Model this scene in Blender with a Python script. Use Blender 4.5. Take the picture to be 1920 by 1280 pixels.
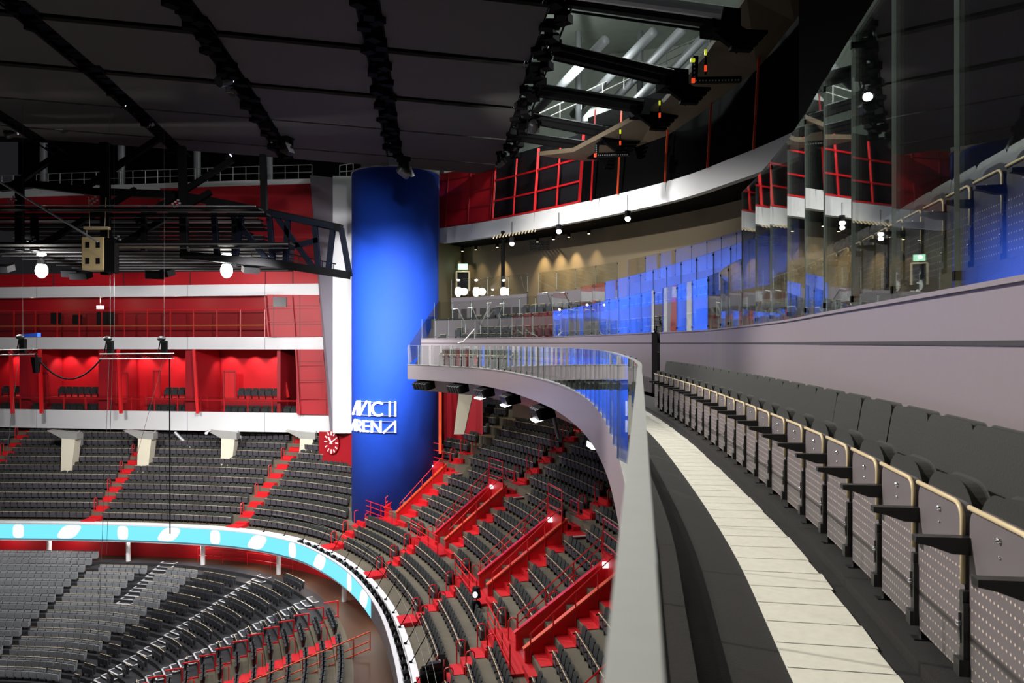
import bpy, math, random
from mathutils import Vector, Matrix
random.seed(7)
PI = math.pi
scn = bpy.context.scene
COL = scn.collection
for o in list(bpy.data.objects): bpy.data.objects.remove(o)

# ------------------------------------------------------------------ camera, world, lights, exposure
F = 1400.0; HY = 643.0
cam = bpy.data.cameras.new('camera'); camo = bpy.data.objects.new('camera', cam); COL.objects.link(camo)
cam.sensor_width = 36; cam.lens = 36*F/1920; cam.clip_start = 0.02; cam.clip_end = 400
cam.shift_y = (HY-640)/1920
camo.location = (0.0024, 0, 0); camo.rotation_euler = (PI/2, 0, 0)
cam.dof.use_dof = True; cam.dof.focus_distance = 38; cam.dof.aperture_fstop = 9
scn.camera = camo
scn.view_settings.view_transform = 'Standard'; scn.view_settings.look = 'None'
scn.view_settings.gamma = 1; scn.view_settings.use_curve_mapping = False
scn.view_settings.exposure = 0.0
try:
    scn.cycles.transparent_max_bounces = 48; scn.cycles.max_bounces = 8; scn.cycles.glossy_bounces = 5
    scn.cycles.diffuse_bounces = 3
    scn.cycles.use_denoising = True; scn.cycles.sample_clamp_indirect = 3.0
except Exception: pass
w = bpy.data.worlds.new('world'); scn.world = w; w.use_nodes = True
w.node_tree.nodes['Background'].inputs[0].default_value = (0.9, 0.9, 1.0, 1)
w.node_tree.nodes['Background'].inputs[1].default_value = 0.012

def lamp(name, kind, loc, energy, color=(1, .96, .9), target=None, size=0.5, angle=120, blend=.6):
    l = bpy.data.lights.new(name, kind); o = bpy.data.objects.new(name, l); COL.objects.link(o)
    l.energy = energy; l.color = color; o.location = loc
    if kind == 'SPOT': l.spot_size = math.radians(angle); l.spot_blend = blend; l.shadow_soft_size = size
    elif kind == 'POINT': l.shadow_soft_size = size
    elif kind == 'AREA': l.size = size
    d = Vector(target if target else (loc[0], loc[1], loc[2]-1)) - Vector(loc)
    o.rotation_euler = d.to_track_quat('-Z', 'Y').to_euler()
    return o
HOUSE = [(-6.5, 29, 11.6, 7500), (-7.4, 41, 11.0, 9000), (-20, 39.5, 4.0, 7000), (-11.5, 40.5, 3.9, 4600),
         (-29, 41, 4.0, 9500), (1.0, 37, 11.2, 5000), (-13.4, 22, 11.6, 8000)]
for h in HOUSE: lamp('house_light', 'SPOT', h[:3], h[3], (1, .97, .93), size=.18, angle=150, blend=.5)
# added spots, no fixtures, brightening the left facade, blue tower, balcony and white fascia
lamp('facade_fill', 'SPOT', (-2.5, 22, 11.2), 16000, (1, .97, .95), target=(-23, 62, -5.5), size=.4, angle=52, blend=.7)
for fx_ in (-27, -14.5): lamp('facade_fill', 'SPOT', (fx_, 40, 3.6), 12000, (1, .97, .95), target=(fx_-.5, 62, -1.5), size=.3, angle=110, blend=.9)
lamp('tower_fill', 'SPOT', (-6.9, 33.5, 11.0), 13000, (.95, .97, 1), target=(-8.5, 52, -9.5), size=.15, angle=50, blend=.9)
lamp('tower_fill', 'SPOT', (3.2, 24, 11.6), 8500, (.95, .97, 1), target=(-7.5, 51, -5), size=.15, angle=44, blend=.9)
lamp('balcony_light', 'SPOT', (-13.2, 10, 11.6), 21000, (1, .93, .84), target=(1.5, 5, -1), size=.12, angle=44)
lamp('balcony_light', 'SPOT', (-13.2, 26, 11.4), 1500, (.93, .93, 1), target=(0, 28, -2), size=.3, angle=60)
lamp('fascia_light', 'SPOT', (-5.6, 36, 11.0), 6500, (1, .98, .95), target=(5, 43, 8), size=.12, angle=70, blend=.8)
lamp('roof_fill', 'POINT', (3.5, 44, 16.0), 3500, (.93, 1, .95), size=.4)  # point lamps added above the open roof to brighten dome and tubes
lamp('roof_fill', 'POINT', (8.0, 35, 16.5), 2200, (.93, 1, .95), size=.4)

# ------------------------------------------------------------------ materials
def mat(name, col, rough=.6, metal=0, emit=None, es=0, noise=0, nscale=8, bump=0, spec=.5):
    m = bpy.data.materials.new(name); m.use_nodes = True; nt = m.node_tree; b = nt.nodes['Principled BSDF']
    b.inputs['Base Color'].default_value = (*col, 1); b.inputs['Roughness'].default_value = rough
    b.inputs['Metallic'].default_value = metal; b.inputs['Specular IOR Level'].default_value = spec
    if emit: b.inputs['Emission Color'].default_value = (*emit, 1); b.inputs['Emission Strength'].default_value = es
    if noise or bump:
        tc = nt.nodes.new('ShaderNodeTexCoord'); n = nt.nodes.new('ShaderNodeTexNoise'); n.inputs['Scale'].default_value = nscale
        n.inputs['Detail'].default_value = 5
        nt.links.new(tc.outputs['Object'], n.inputs['Vector'])
        if noise:
            r = nt.nodes.new('ShaderNodeMix'); r.data_type = 'RGBA'
            r.inputs[6].default_value = (*[c*(1-noise) for c in col], 1); r.inputs[7].default_value = (*[min(1, c*(1+noise)) for c in col], 1)
            nt.links.new(n.outputs['Fac'], r.inputs[0]); nt.links.new(r.outputs[2], b.inputs['Base Color'])
        if bump:
            bp = nt.nodes.new('ShaderNodeBump'); bp.inputs['Strength'].default_value = bump; bp.inputs['Distance'].default_value = .01
            nt.links.new(n.outputs['Fac'], bp.inputs['Height']); nt.links.new(bp.outputs[0], b.inputs['Normal'])
    return m
def glass_mat(name, tint=(.93, .97, .95), f0=.075):
    m = bpy.data.materials.new(name); m.use_nodes = True; nt = m.node_tree; nt.nodes.clear()
    out = nt.nodes.new('ShaderNodeOutputMaterial'); mix = nt.nodes.new('ShaderNodeMixShader')
    tr = nt.nodes.new('ShaderNodeBsdfTransparent'); tr.inputs[0].default_value = (*tint, 1)
    gl = nt.nodes.new('ShaderNodeBsdfGlossy'); gl.inputs['Roughness'].default_value = .004; gl.inputs[0].default_value = (.97, 1, .98, 1)
    g = nt.nodes.new('ShaderNodeNewGeometry'); dot = nt.nodes.new('ShaderNodeVectorMath'); dot.operation = 'DOT_PRODUCT'
    nt.links.new(g.outputs['Incoming'], dot.inputs[0]); nt.links.new(g.outputs['Normal'], dot.inputs[1])
    def mm(op, a, b):
        n = nt.nodes.new('ShaderNodeMath'); n.operation = op
        for i, v in enumerate((a, b)):
            if v is None: continue
            if isinstance(v, (int, float)): n.inputs[i].default_value = v
            else: nt.links.new(v, n.inputs[i])
        return n.outputs[0]
    a = mm('ABSOLUTE', dot.outputs['Value'], None); k = mm('SUBTRACT', 1.0, a); p = mm('POWER', k, 4.0)
    f = mm('ADD', mm('MULTIPLY', p, 1-f0), f0)
    nt.links.new(f, mix.inputs[0]); nt.links.new(tr.outputs[0], mix.inputs[1]); nt.links.new(gl.outputs[0], mix.inputs[2])
    nt.links.new(mix.outputs[0], out.inputs[0]); return m
def perf_mat(name, base, dot, sx, sz, thr):
    """perforated sheet: rows of little pale holes on a grey panel"""
    m = mat(name, base, .55); nt = m.node_tree; b = nt.nodes['Principled BSDF']
    tc = nt.nodes.new('ShaderNodeTexCoord'); sp = nt.nodes.new('ShaderNodeSeparateXYZ'); nt.links.new(tc.outputs['Object'], sp.inputs[0])
    def mm(op, a, b_=None):
        n = nt.nodes.new('ShaderNodeMath'); n.operation = op
        for i, v in enumerate((a, b_)):
            if v is None: continue
            if isinstance(v, (int, float)): n.inputs[i].default_value = v
            else: nt.links.new(v, n.inputs[i])
        return n.outputs[0]
    fx = mm('ABSOLUTE', mm('SUBTRACT', mm('FRACT', mm('MULTIPLY', sp.outputs[0], sx)), .5))
    fz = mm('ABSOLUTE', mm('SUBTRACT', mm('FRACT', mm('MULTIPLY', sp.outputs[2], sz)), .5))
    d = mm('LESS_THAN', mm('ADD', mm('MULTIPLY', fx, 1.0), mm('MULTIPLY', fz, 1.3)), thr)
    lo = mm('LESS_THAN', sp.outputs[2], .505)
    r = nt.nodes.new('ShaderNodeMix'); r.data_type = 'RGBA'; r.inputs[6].default_value = (*base, 1); r.inputs[7].default_value = (*dot, 1)
    nt.links.new(mm('MULTIPLY', d, lo), r.inputs[0]); nt.links.new(r.outputs[2], b.inputs['Base Color']); return m
def grid_wall_mat(name, col, line, w_, h_, t=.02, rough=.5):
    m = mat(name, col, rough); nt = m.node_tree; b = nt.nodes['Principled BSDF']
    tc = nt.nodes.new('ShaderNodeTexCoord'); br = nt.nodes.new('ShaderNodeTexBrick'); mp = nt.nodes.new('ShaderNodeMapping')
    mp.inputs['Rotation'].default_value = (-PI/2, 0, 0)
    br.offset = 0; br.inputs['Scale'].default_value = 1; br.inputs['Brick Width'].default_value = w_; br.inputs['Row Height'].default_value = h_
    br.inputs['Mortar Size'].default_value = t; br.inputs['Color1'].default_value = (*col, 1); br.inputs['Color2'].default_value = (*[c*.93 for c in col], 1)
    br.inputs['Mortar'].default_value = (*line, 1)
    nt.links.new(tc.outputs['Object'], mp.inputs[0]); nt.links.new(mp.outputs[0], br.inputs['Vector']); nt.links.new(br.outputs[0], b.inputs['Base Color']); return m

M = dict(
 glass=glass_mat('balustrade glass', (.955, .975, .965)), 
 blue=mat('blue felted wall', (.003, .062, .55), .75, noise=.08, nscale=3, bump=.05),
 white=mat('white panel', (.70, .70, .72), .5, noise=.03, nscale=.7),
 lav=mat('grey lavender plaster', (.30, .29, .36), .7),
 red=mat('red painted panel', (.42, .005, .012), .45), dred=mat('deep red wall', (.33, .006, .014), .5),
 redsteel=mat('red powder coated steel', (.62, .01, .015), .35, spec=.6), redstep=mat('red step covering', (.52, .006, .012), .55, noise=.12, nscale=6),
 orange=mat('orange red steel', (.65, .07, .02), .4), woodrail=mat('varnished rail', (.5, .13, .04), .35),
 conc=mat('worn beige concrete', (.105, .091, .064), .8, noise=.25, nscale=.9, bump=.2), dconc=mat('dark stand decking', (.022, .022, .026), .7, noise=.2, nscale=2),
 fabric=mat('black seat fabric', (.018, .021, .020), .75, bump=.1, nscale=60), plastic=mat('black plastic', (.012, .012, .013), .4),
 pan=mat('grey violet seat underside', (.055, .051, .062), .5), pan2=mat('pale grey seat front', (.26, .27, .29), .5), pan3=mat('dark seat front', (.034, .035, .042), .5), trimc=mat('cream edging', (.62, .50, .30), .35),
 perf_shade=perf_mat('shaded perforated seat shell', (.018, .017, .022), (.34, .32, .30), 28, 19, .18),  # darker copy of the front row shell, shade put into the colour
 perf=perf_mat('perforated seat shell', (.13, .115, .125), (.62, .50, .42), 36, 24, .19),
 dkfab=mat('charcoal backrest fabric', (.019, .021, .019), .8, bump=.15, nscale=90),
 wallgrey=mat('bluelit grey satin panel', (.235, .205, .225), .36, noise=.04, nscale=30), wallgrey2=mat('dark joint', (.03, .028, .035), .6),  # violet tint stands for the tower's blue light on grey panels
 capmetal=mat('brushed pale rail', (.33, .325, .31), .5, .4, noise=.08, nscale=40),
 floor_lit=mat('lit floor strip', (.78, .75, .67), .7, noise=.10, nscale=22, bump=.3), floord=mat('shaded floor', (.017, .014, .015), .9, noise=.3, nscale=90, bump=.3),  # pale strip and dark floor: light and shade put into the colours
 black=mat('matt black', (.003, .003, .0035), .8, spec=.05), blacks=mat('black steel', (.004, .004, .0045), .7, spec=.06), navy=mat('navy steel', (.002, .003, .007), .7, spec=.06),
 curtain=mat('black drape', (.0025, .0025, .003), .95, bump=.4, nscale=3, spec=.03),
 ceil=mat('dark acoustic panel', (.050, .045, .042), .9, noise=.06, nscale=30), dome=mat('dome concrete', (.5, .55, .5), .8, noise=.2, nscale=1),
 tubem=mat('grey roof tube', (.13, .135, .145), .5), pipe=mat('dull pale pipe', (.085, .085, .09), .5, .2), dwall=mat('dark grey tier wall', (.085, .075, .085), .45),
 silver=mat('silver steel tube', (.30, .31, .33), .45, .2), brown=mat('brown roof lining', (.14, .105, .065), .7, noise=.15, nscale=2),
 steelw=mat('galvanised rail', (.45, .45, .43), .4, .5), chrome=mat('chrome', (.75, .75, .78), .18, 1),
 beige=mat('beige plaster', (.125, .095, .052), .7), olive=mat('olive brown plaster', (.11, .09, .05), .75), cream=mat('cream concrete pillar', (.62, .58, .46), .7),
 led=mat('led cyan', (.02, .02, .02), .4, emit=(.17, .72, .95), es=1.2), ledw=mat('led white', (.02, .02, .02), .4, emit=(1, 1, .95), es=1.25),
 ledoff=mat('unlit led panel', (.12, .12, .14), .35), ice=mat('pale arena floor', (.6, .62, .65), .3),
 lampw=mat('lamp glow', (1, 1, 1), .4, emit=(1, .97, .92), es=12), lampd=mat('soft lamp', (1, 1, 1), .4, emit=(.9, .95, 1), es=2.2),
 lampdim=mat('dim lamp', (1, 1, 1), .4, emit=(.9, .85, 1), es=1.0), sign=mat('sign letter face', (.9, .9, .95), .4, emit=(.85, .9, 1), es=.9),
 exitg=mat('exit sign face', (.1, .3, .15), .4, emit=(.55, 1, .75), es=1.3), yel=mat('yellow marker', (.7, .7, .02), .4, emit=(.7, .8, .02), es=.6), redl=mat('red marker', (.7, .05, .02), .4, emit=(.9, .08, .02), es=.8),
 wood=mat('pale plywood', (.55, .43, .22), .6), glassd=mat('dark window glass', (.01, .01, .012), .3, spec=.2), warm=mat('warm downlight', (1, .9, .7), .4, emit=(1, .8, .5), es=6),
 bluefl=mat('blue fabric', (.01, .08, .55), .6), orangec=mat('orange cloth', (.8, .22, .02), .7), tick=mat('clock white', (.85, .85, .85), .4, emit=(1, 1, 1), es=.3),
 stepw=mat('white step nosing', (.6, .6, .62), .4), whitecarp=mat('pale seat cloth', (.5, .5, .48), .8), brownfl=mat('brown wooden floor', (.06, .026, .012), .6),
)

# ------------------------------------------------------------------ helpers
class MB:
    def __init__(s): s.v = []; s.f = []; s.m = []; s.mi = 0
    def add(s, vs, fs):
        n = len(s.v); s.v += [tuple(v) for v in vs]
        for f in fs: s.f.append([n+i for i in f]); s.m.append(s.mi)
        return s
    def box(s, c, sz, rz=0, rx=0):
        x, y, z = [a/2 for a in sz]; vs = []
        R = Matrix.Rotation(rz, 3, 'Z') @ Matrix.Rotation(rx, 3, 'X')
        for k in ((-1,-1,-1),(1,-1,-1),(1,1,-1),(-1,1,-1),(-1,-1,1),(1,-1,1),(1,1,1),(-1,1,1)):
            p = R @ Vector((k[0]*x, k[1]*y, k[2]*z)); vs.append((c[0]+p.x, c[1]+p.y, c[2]+p.z))
        return s.add(vs, [(0,3,2,1),(4,5,6,7),(0,1,5,4),(1,2,6,5),(2,3,7,6),(3,0,4,7)])
    def bar(s, a, b, w_, h_):
        a = Vector(a); b = Vector(b); d = (b-a).normalized(); up = Vector((0,0,1)) if abs(d.z) < .95 else Vector((0,1,0))
        r = d.cross(up).normalized(); u = r.cross(d); vs = []
        for p in (a, b):
            for i, j in ((-1,-1),(1,-1),(1,1),(-1,1)): vs.append(p + r*(i*w_/2) + u*(j*h_/2))
        return s.add(vs, [(0,1,2,3),(7,6,5,4),(0,4,5,1),(1,5,6,2),(2,6,7,3),(3,7,4,0)])
    def tube(s, pts, r, n=6, closed=False):
        pts = [Vector(p) for p in pts]; rings = []; prev = None
        for i, p in enumerate(pts):
            d = (pts[min(i+1, len(pts)-1)] - pts[max(i-1, 0)]).normalized()
            if prev is None:
                up = Vector((0,0,1)) if abs(d.z) < .9 else Vector((1,0,0)); a = d.cross(up).normalized()
            else: a = (prev - d*prev.dot(d)).normalized()
            prev = a; b = d.cross(a); rings.append([p + (a*math.cos(2*PI*k/n) + b*math.sin(2*PI*k/n))*r for k in range(n)])
        vs = [v for rg in rings for v in rg]; fs = []
        for i in range(len(pts)-1):
            for k in range(n): fs.append((i*n+k, i*n+(k+1)%n, (i+1)*n+(k+1)%n, (i+1)*n+k))
        fs.append(tuple(range(n))[::-1]); fs.append(tuple((len(pts)-1)*n+k for k in range(n)))
        return s.add(vs, fs)
    def prism(s, poly, a):
        """poly: 3D points (planar), a: thickness vector"""
        n = len(poly); a = Vector(a); vs = [Vector(p) for p in poly] + [Vector(p)+a for p in poly]
        fs = [tuple(range(n)), tuple(range(n, 2*n))[::-1]] + [(i, i+n, (i+1)%n+n, (i+1)%n)[::-1] for i in range(n)]
        return s.add(vs, fs)
    def cyl(s, c, r, h, n=24, r2=None):
        r2 = r if r2 is None else r2
        vs = [(c[0]+r*math.cos(2*PI*k/n), c[1]+r*math.sin(2*PI*k/n), c[2]) for k in range(n)] + [(c[0]+r2*math.cos(2*PI*k/n), c[1]+r2*math.sin(2*PI*k/n), c[2]+h) for k in range(n)]
        fs = [tuple(range(n))[::-1], tuple(range(n, 2*n))] + [(k, (k+1)%n, (k+1)%n+n, k+n) for k in range(n)]
        return s.add(vs, fs)
    def ball(s, c, r, sx=1, sy=1, sz=1, n=10):
        vs = []; fs = []
        for i in range(1, n):
            t = PI*i/n
            for k in range(n): p = 2*PI*k/n; vs.append((c[0]+r*sx*math.sin(t)*math.cos(p), c[1]+r*sy*math.sin(t)*math.sin(p), c[2]+r*sz*math.cos(t)))
        for i in range(n-2):
            for k in range(n): fs.append((i*n+k, (i+1)*n+k, (i+1)*n+(k+1)%n, i*n+(k+1)%n))
        vs.append((c[0], c[1], c[2]+r*sz)); vs.append((c[0], c[1], c[2]-r*sz)); t = len(vs)
        for k in range(n): fs.append((t-2, k, (k+1)%n)); fs.append((t-1, (n-2)*n+(k+1)%n, (n-2)*n+k))
        return s.add(vs, fs)
    def build(s, name, mats, parent=None, world=False, smooth=False, bevel=0):
        me = bpy.data.meshes.new(name); vs = s.v
        if parent is not None and world:
            L = parent.location; vs = [(v[0]-L.x, v[1]-L.y, v[2]-L.z) for v in vs]
        me.from_pydata([tuple(v) for v in vs], [], s.f)
        if not isinstance(mats, (list, tuple)): mats = [mats]
        for m in mats: me.materials.append(M[m] if isinstance(m, str) else m)
        if len(mats) > 1: me.polygons.foreach_set('material_index', s.m)
        if smooth: me.polygons.foreach_set('use_smooth', [True]*len(me.polygons))
        me.update(); o = bpy.data.objects.new(name, me); COL.objects.link(o)
        if parent is not None: o.parent = parent
        if bevel:
            b = o.modifiers.new('bevel', 'BEVEL'); b.width = bevel; b.segments = 2; b.limit_method = 'ANGLE'
        return o
def tag(o, label=None, cat=None, group=None, kind=None):
    if label: o['label'] = label
    if cat: o['category'] = cat
    if group: o['group'] = group
    if kind: o['kind'] = kind
    return o
def struct(o): o['kind'] = 'structure'; return o
def empty(name, loc, label=None, cat=None, group=None, rz=0):
    o = bpy.data.objects.new(name, None); COL.objects.link(o); o.location = loc; o.rotation_euler = (0,0,rz); o.empty_display_size = .2
    return tag(o, label, cat, group)
def dup(root, loc, rz, label=None, group=None):
    r = root.copy(); COL.objects.link(r); r.location = loc; r.rotation_euler = (0,0,rz)
    if label: r['label'] = label
    if group: r['group'] = group
    for ch in list(root.children):
        c = ch.copy(); COL.objects.link(c); c.parent = r
        for g in ch.children:
            d = g.copy(); COL.objects.link(d); d.parent = c
    return r
def at(x, y, Y): return Vector(((x-960)*Y/F, Y, (HY-y)*Y/F))
class Path:
    """smooth plan curve; outward = left of the running direction"""
    def __init__(s, pts, step=.1):
        P = [Vector(p) for p in pts]; P = [2*P[0]-P[1]] + P + [2*P[-1]-P[-2]]; d = []
        for i in range(1, len(P)-2):
            n = max(2, int((P[i+1]-P[i]).length/step))
            for k in range(n):
                t = k/n; a, b, c, e = P[i-1], P[i], P[i+1], P[i+2]
                d.append(.5*((2*b)+(c-a)*t+(2*a-5*b+4*c-e)*t*t+(3*b-a-3*c+e)*t**3))
        d.append(P[-2]); s.p = d; s.s = [0]
        for i in range(1, len(d)): s.s.append(s.s[-1]+(d[i]-d[i-1]).length)
        s.L = s.s[-1]
    def idx(s, t):
        import bisect
        return max(0, min(len(s.p)-2, bisect.bisect_right(s.s, t)-1))
    def pos(s, t):
        i = s.idx(t); f = (t-s.s[i])/max(1e-9, s.s[i+1]-s.s[i]); return s.p[i].lerp(s.p[i+1], f)
    def dir(s, t): return (s.pos(min(s.L, t+.4))-s.pos(max(0, t-.4))).normalized()
    def out(s, t): d = s.dir(t); return Vector((-d.y, d.x))
    def off(s, t, o): return s.pos(t)+s.out(t)*o
    def near(s, x, y): 
        q = Vector((x, y)); return s.s[min(range(len(s.p)), key=lambda i: (s.p[i]-q).length)]
    def at_px(s, px, o=0, s0=None, s1=None):
        """running distance where the curve crosses the direction of a picture column"""
        k = (px-960)/F; best = None
        t = s0 or 0
        while t < (s1 or s.L):
            q = s.off(t, o)
            if q.y > .3:
                e = abs(q.x/q.y-k)
                if best is None or e < best[0]: best = (e, t)
            t += .1
        return best[1]
def sweep(mb, path, s0, s1, prof, step=.5):
    """closed (offset, z) section carried along a path"""
    n = max(1, int(math.ceil((s1-s0)/step))); m = len(prof); vs = []; fs = []
    for i in range(n+1):
        t = s0+(s1-s0)*i/n; p = path.pos(t); q = path.out(t)
        for (o, z) in prof: vs.append((p.x+q.x*o, p.y+q.y*o, z))
    for i in range(n):
        for k in range(m): fs.append((i*m+k, (i+1)*m+k, (i+1)*m+(k+1)%m, i*m+(k+1)%m))
    fs.append(tuple(range(m))); fs.append(tuple(n*m+k for k in range(m))[::-1])
    mb.add(vs, fs); return mb
def rect(o0, o1, z0, z1): return [(o0, z0), (o1, z0), (o1, z1), (o0, z1)]
def sweep_obj(name, path, s0, s1, prof, m, step=.5, parent=None): return sweep(MB(), path, s0, s1, prof, step).build(name, m, parent, world=parent is not None)
def ang(v): return math.atan2(v.y, v.x)

# plan curves, each running from the far left round the bowl to the near right
RB = Path([(-60,57.5),(-43,56.3),(-32,55.8),(-25,55),(-19.5,53.6),(-15,51),(-11.8,47.5),(-9.2,43.5),(-6.9,38.5),(-5.3,33.5),(-4,28),(-3,22),(-2.3,15),(-2,8),(-2,-4)])
BL = Path([(-13,45),(-9.3,42.8),(-5.6,40),(-2.3,35.8),(-.6,31.5),(.45,26.8),(1.2,22),(1.5,18),(1.56,14.5),(1.42,11),(1.17,8),(.84,5),(.514,3),(0,0),(-.86,-5)])
FX = Path([(-50,67),(-40,65.4),(-30,64),(-22,62.8),(-14.8,62)])
TB = Path([(-7.2,55.2),(-1.4,50.2),(3.8,44),(7.9,37.9),(9.7,33.3),(11,28.6),(12.4,20),(13,10),(13,-3)])
# ------------------------------------------------------------------ SETTING: lower bowl
Z0 = -13.6; RISE = .58; TR = .85
def a0(i): return .75 if i == 0 else 1.9+TR*(i-1)
def a1(i): return 1.9+TR*i
sC = RB.near(-12.6, 48.6)          # where the long back part starts
def tier(name, s0, s1, N, m):
    prof = [(a0(0), Z0-1.1)]
    for i in range(N): prof += [(a0(i), Z0+RISE*i), (a1(i), Z0+RISE*i)]
    prof += [(a1(N-1), Z0+RISE*(N-1)-.6)]
    return struct(sweep_obj(name, RB, s0, s1, prof, m, .8))
tier('floor', 0, sC, 12, 'conc'); tier('floor', sC, RB.L, 18, 'conc')
# concourse front: white ledge behind the led ribbon, red concourse wall far under it
ld = struct(sweep_obj('trim_1', RB, 0, RB.L, [(.02, Z0-1.2), (.72, Z0-1.2), (.72, Z0+.12), (.42, Z0+.12), (.42, Z0-.12), (.02, Z0-.12)], 'white', .5))
struct(sweep_obj('wall_concourse', RB, 0, RB.near(-7, 39), rect(2.4, 2.6, -16.9, Z0-.5), 'red', 1))

ice = MB().box((-20, 25, -23.3), (120, 110, .4)).build('floor', 'ice'); struct(ice)
# ------------------------------------------------------------------ led ribbon
for k in range(9):
    q = RB.off(16+5*k, .9); lamp('concourse_fill', 'POINT', (q.x, q.y, -14.9), 110, (1, .9, .8), size=.12)  # added point lamps without a visible source, brightening the red concourse wall
sE = RB.at_px(700, 0, 30)
lr = empty('led_ribbon', (*RB.pos(60), Z0-1), 'long curved cyan ribbon screen with white patches on the front of the upper seating', 'screen')
sweep(MB(), RB, 2, sE, rect(-.12, .0, Z0-1.0, Z0+.06), .5).build('screen', 'led', lr, world=True)
sweep(MB(), RB, sE, RB.L, rect(-.12, .0, Z0-1.0, Z0+.06), .5).build('unlit_screen', 'ledoff', lr, world=True)
sweep(MB(), RB, 2, RB.L, rect(-.16, .03, Z0+.06, Z0+.12), .5).build('edge_trim', 'stepw', lr, world=True)
for k, px in enumerate((35, 130, 230, 316, 403, 483, 548, 600, 655, 682)):
    t = RB.at_px(px, -.13, 10, sE); wd = .42 if k % 2 == 0 else .75; mb = MB(); n = 18; vs = []
    for j in range(n):
        a = 2*PI*j/n; c, s_ = math.cos(a), math.sin(a); c = math.copysign(abs(c)**.6, c); s_ = math.copysign(abs(s_)**.6, s_)
        dz = .5*s_; q = RB.off(t+wd*c+(.35*s_ if k % 2 else 0), -.135); vs.append((q.x, q.y, Z0-.47+dz))
    mb.add(vs, [tuple(range(n))]); o_ = RB.out(t)
    mb.prism(vs, (o_.x*.012, o_.y*.012, 0)).build('bright_patch', 'ledw', lr, world=True)

# ------------------------------------------------------------------ seats
def seat_parts(scale=1.0, trim=True):
    """folded flip seat, faces -Y, base at the floor; returns part meshes"""
    w_ = .46
    back = MB(); n = 5
    pts = [(-w_/2, .30), (w_/2, .30), (w_/2, .74)] + [(w_/2*math.cos(a), .76+.09*math.sin(a)) for a in [PI*j/6 for j in range(1, 6)]] + [(-w_/2, .74)]
    back.prism([(x, .06+.18*(z-.3), z) for x, z in pts], (0, .07, 0))
    pan = MB(); pan.prism([(x, -.08-.05*(z-.3), z) for x, z in [(-w_/2, .20), (w_/2, .20), (w_/2, .55), (w_/2-.05, .60), (-w_/2+.05, .60), (-w_/2, .55)]], (0, .09, 0))
    tr = MB(); tr.box((0, -.09, .61), (.48, .03, .018))
    leg = MB(); leg.box((-.25, .02, .25), (.035, .14, .5)); leg.box((-.25, -.06, .53), (.045, .26, .035))
    return back, pan, tr, leg
def merged(parts, mats, name):
    mb = MB()
    for i, p in enumerate(parts): mb.mi = i; mb.add(p.v, p.f)
    return mb
def unseen(o): return o
B_, P_, T_, L_ = seat_parts()
def make_flip_seat(loc, rz, label, group):
    t = empty('flip_seat', loc, label, 'seat', group, rz)
    B_.build('backrest', 'fabric', t); p = P_.build('seat_pan', 'pan', t); T_.build('edging', 'trimc', p); L_.build('armrest_leg', 'plastic', t)
    return t
ORD = ['front', 'second', 'third', 'fourth', 'fifth', 'sixth', 'seventh', 'eighth', 'ninth', 'tenth', 'eleventh', 'twelfth', 'thirteenth', 'fourteenth', 'fifteenth', 'sixteenth', 'seventeenth', 'eighteenth']
# aisles of the upper ring by picture column of their foot, at the walkway height
AIS = []
for (x, y) in ((-32, 56.7), (-20.4, 54.7), (-12.3, 49.2), (-8.5, 43.2), (-6.2, 36), (-4.4, 29.3), (-3.1, 22.4), (-2.4, 15.4), (-43.5, 57)): AIS.append(RB.near(x, y))
VOM = AIS[2:8]
TC = Vector((-8.3, 53.4)); TRAD = 3.1
def blocked(t, i, p):
    if (p-TC).length < TRAD+.35: return True
    for k, a in enumerate(AIS):
        v = t-a
        hi = a in VOM
        if hi:
            if i <= 3 and abs(v) < .62: return True
            if i in (3,) and -.6 < v*1 < 4.6: return True
            if 4 <= i <= 7 and 1.5 < v*(1+.02*i) < 4.5: return True
            if i in (8,) and 1.3 < v < 4.7: return True
            if i > 8 and 2.3 < v < 3.7: return True
        else:
            if abs(v) < .62: return True
    return False
BLK = ['block left of the first red stair', 'block between the two left stairs', 'block below the clock', 'block before the blue tower', 'second block right of the tower', 'third block right of the tower', 'fourth block right of the tower', 'block behind the glass edge', 'nearest block below the balcony']
plc = []
for i in range(18):
    N = RB.L; t = 6.0; o = a1(i)-.27; z = Z0+RISE*i
    r = 1.0
    while t < RB.L-8:
        if i >= 12 and t < sC: t = sC+.3
        p = RB.off(t, o)
        # true spacing on the offset curve
        q = RB.off(t+.1, o); g = max(.3, (q-p).length/.1); 
        if p.y > 6 and not blocked(t, i, p) and (p.x/p.y) > -.80:
            d = RB.out(t); plc.append((p.x, p.y, z, ang(d)-PI/2, i, t))
        t += .53/g
srt = sorted(plc, key=lambda q: (q[0]**2+q[1]**2+q[2]**2)*(1 if -.7 < q[0]/q[1] < .12 and (HY-F*q[2]/q[1]) < 1290 else 40))
first = None
for (x, y, z, rz, i, t) in srt[:300]:
    b = sum(1 for a in sorted(AIS[:8]) if a < t)
    lab = 'black flip seat, %s row, %s' % (ORD[i], BLK[min(b, 8)]); grp = 'seats of the %s row, %s' % (ORD[i], BLK[min(b, 8)])
    if first is None: first = make_flip_seat((x, y, z), rz, lab, grp)
    else: dup(first, (x, y, z), rz, lab, grp)
mb = MB(); MS = [(0, B_), (1, P_), (2, T_), (3, L_)]
for (x, y, z, rz, i, t) in srt[300:]:
    c, s_ = math.cos(rz), math.sin(rz)
    for mi, P in MS:
        mb.mi = mi; mb.add([(x+v[0]*c-v[1]*s_, y+v[0]*s_+v[1]*c, z+v[2]) for v in P.v], P.f)
tag(mb.build('flip_seat', ['fabric', 'pan', 'trimc', 'plastic']), 'distant rows of black flip seats filling the upper ring of seating', 'seat', kind='stuff')
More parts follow.
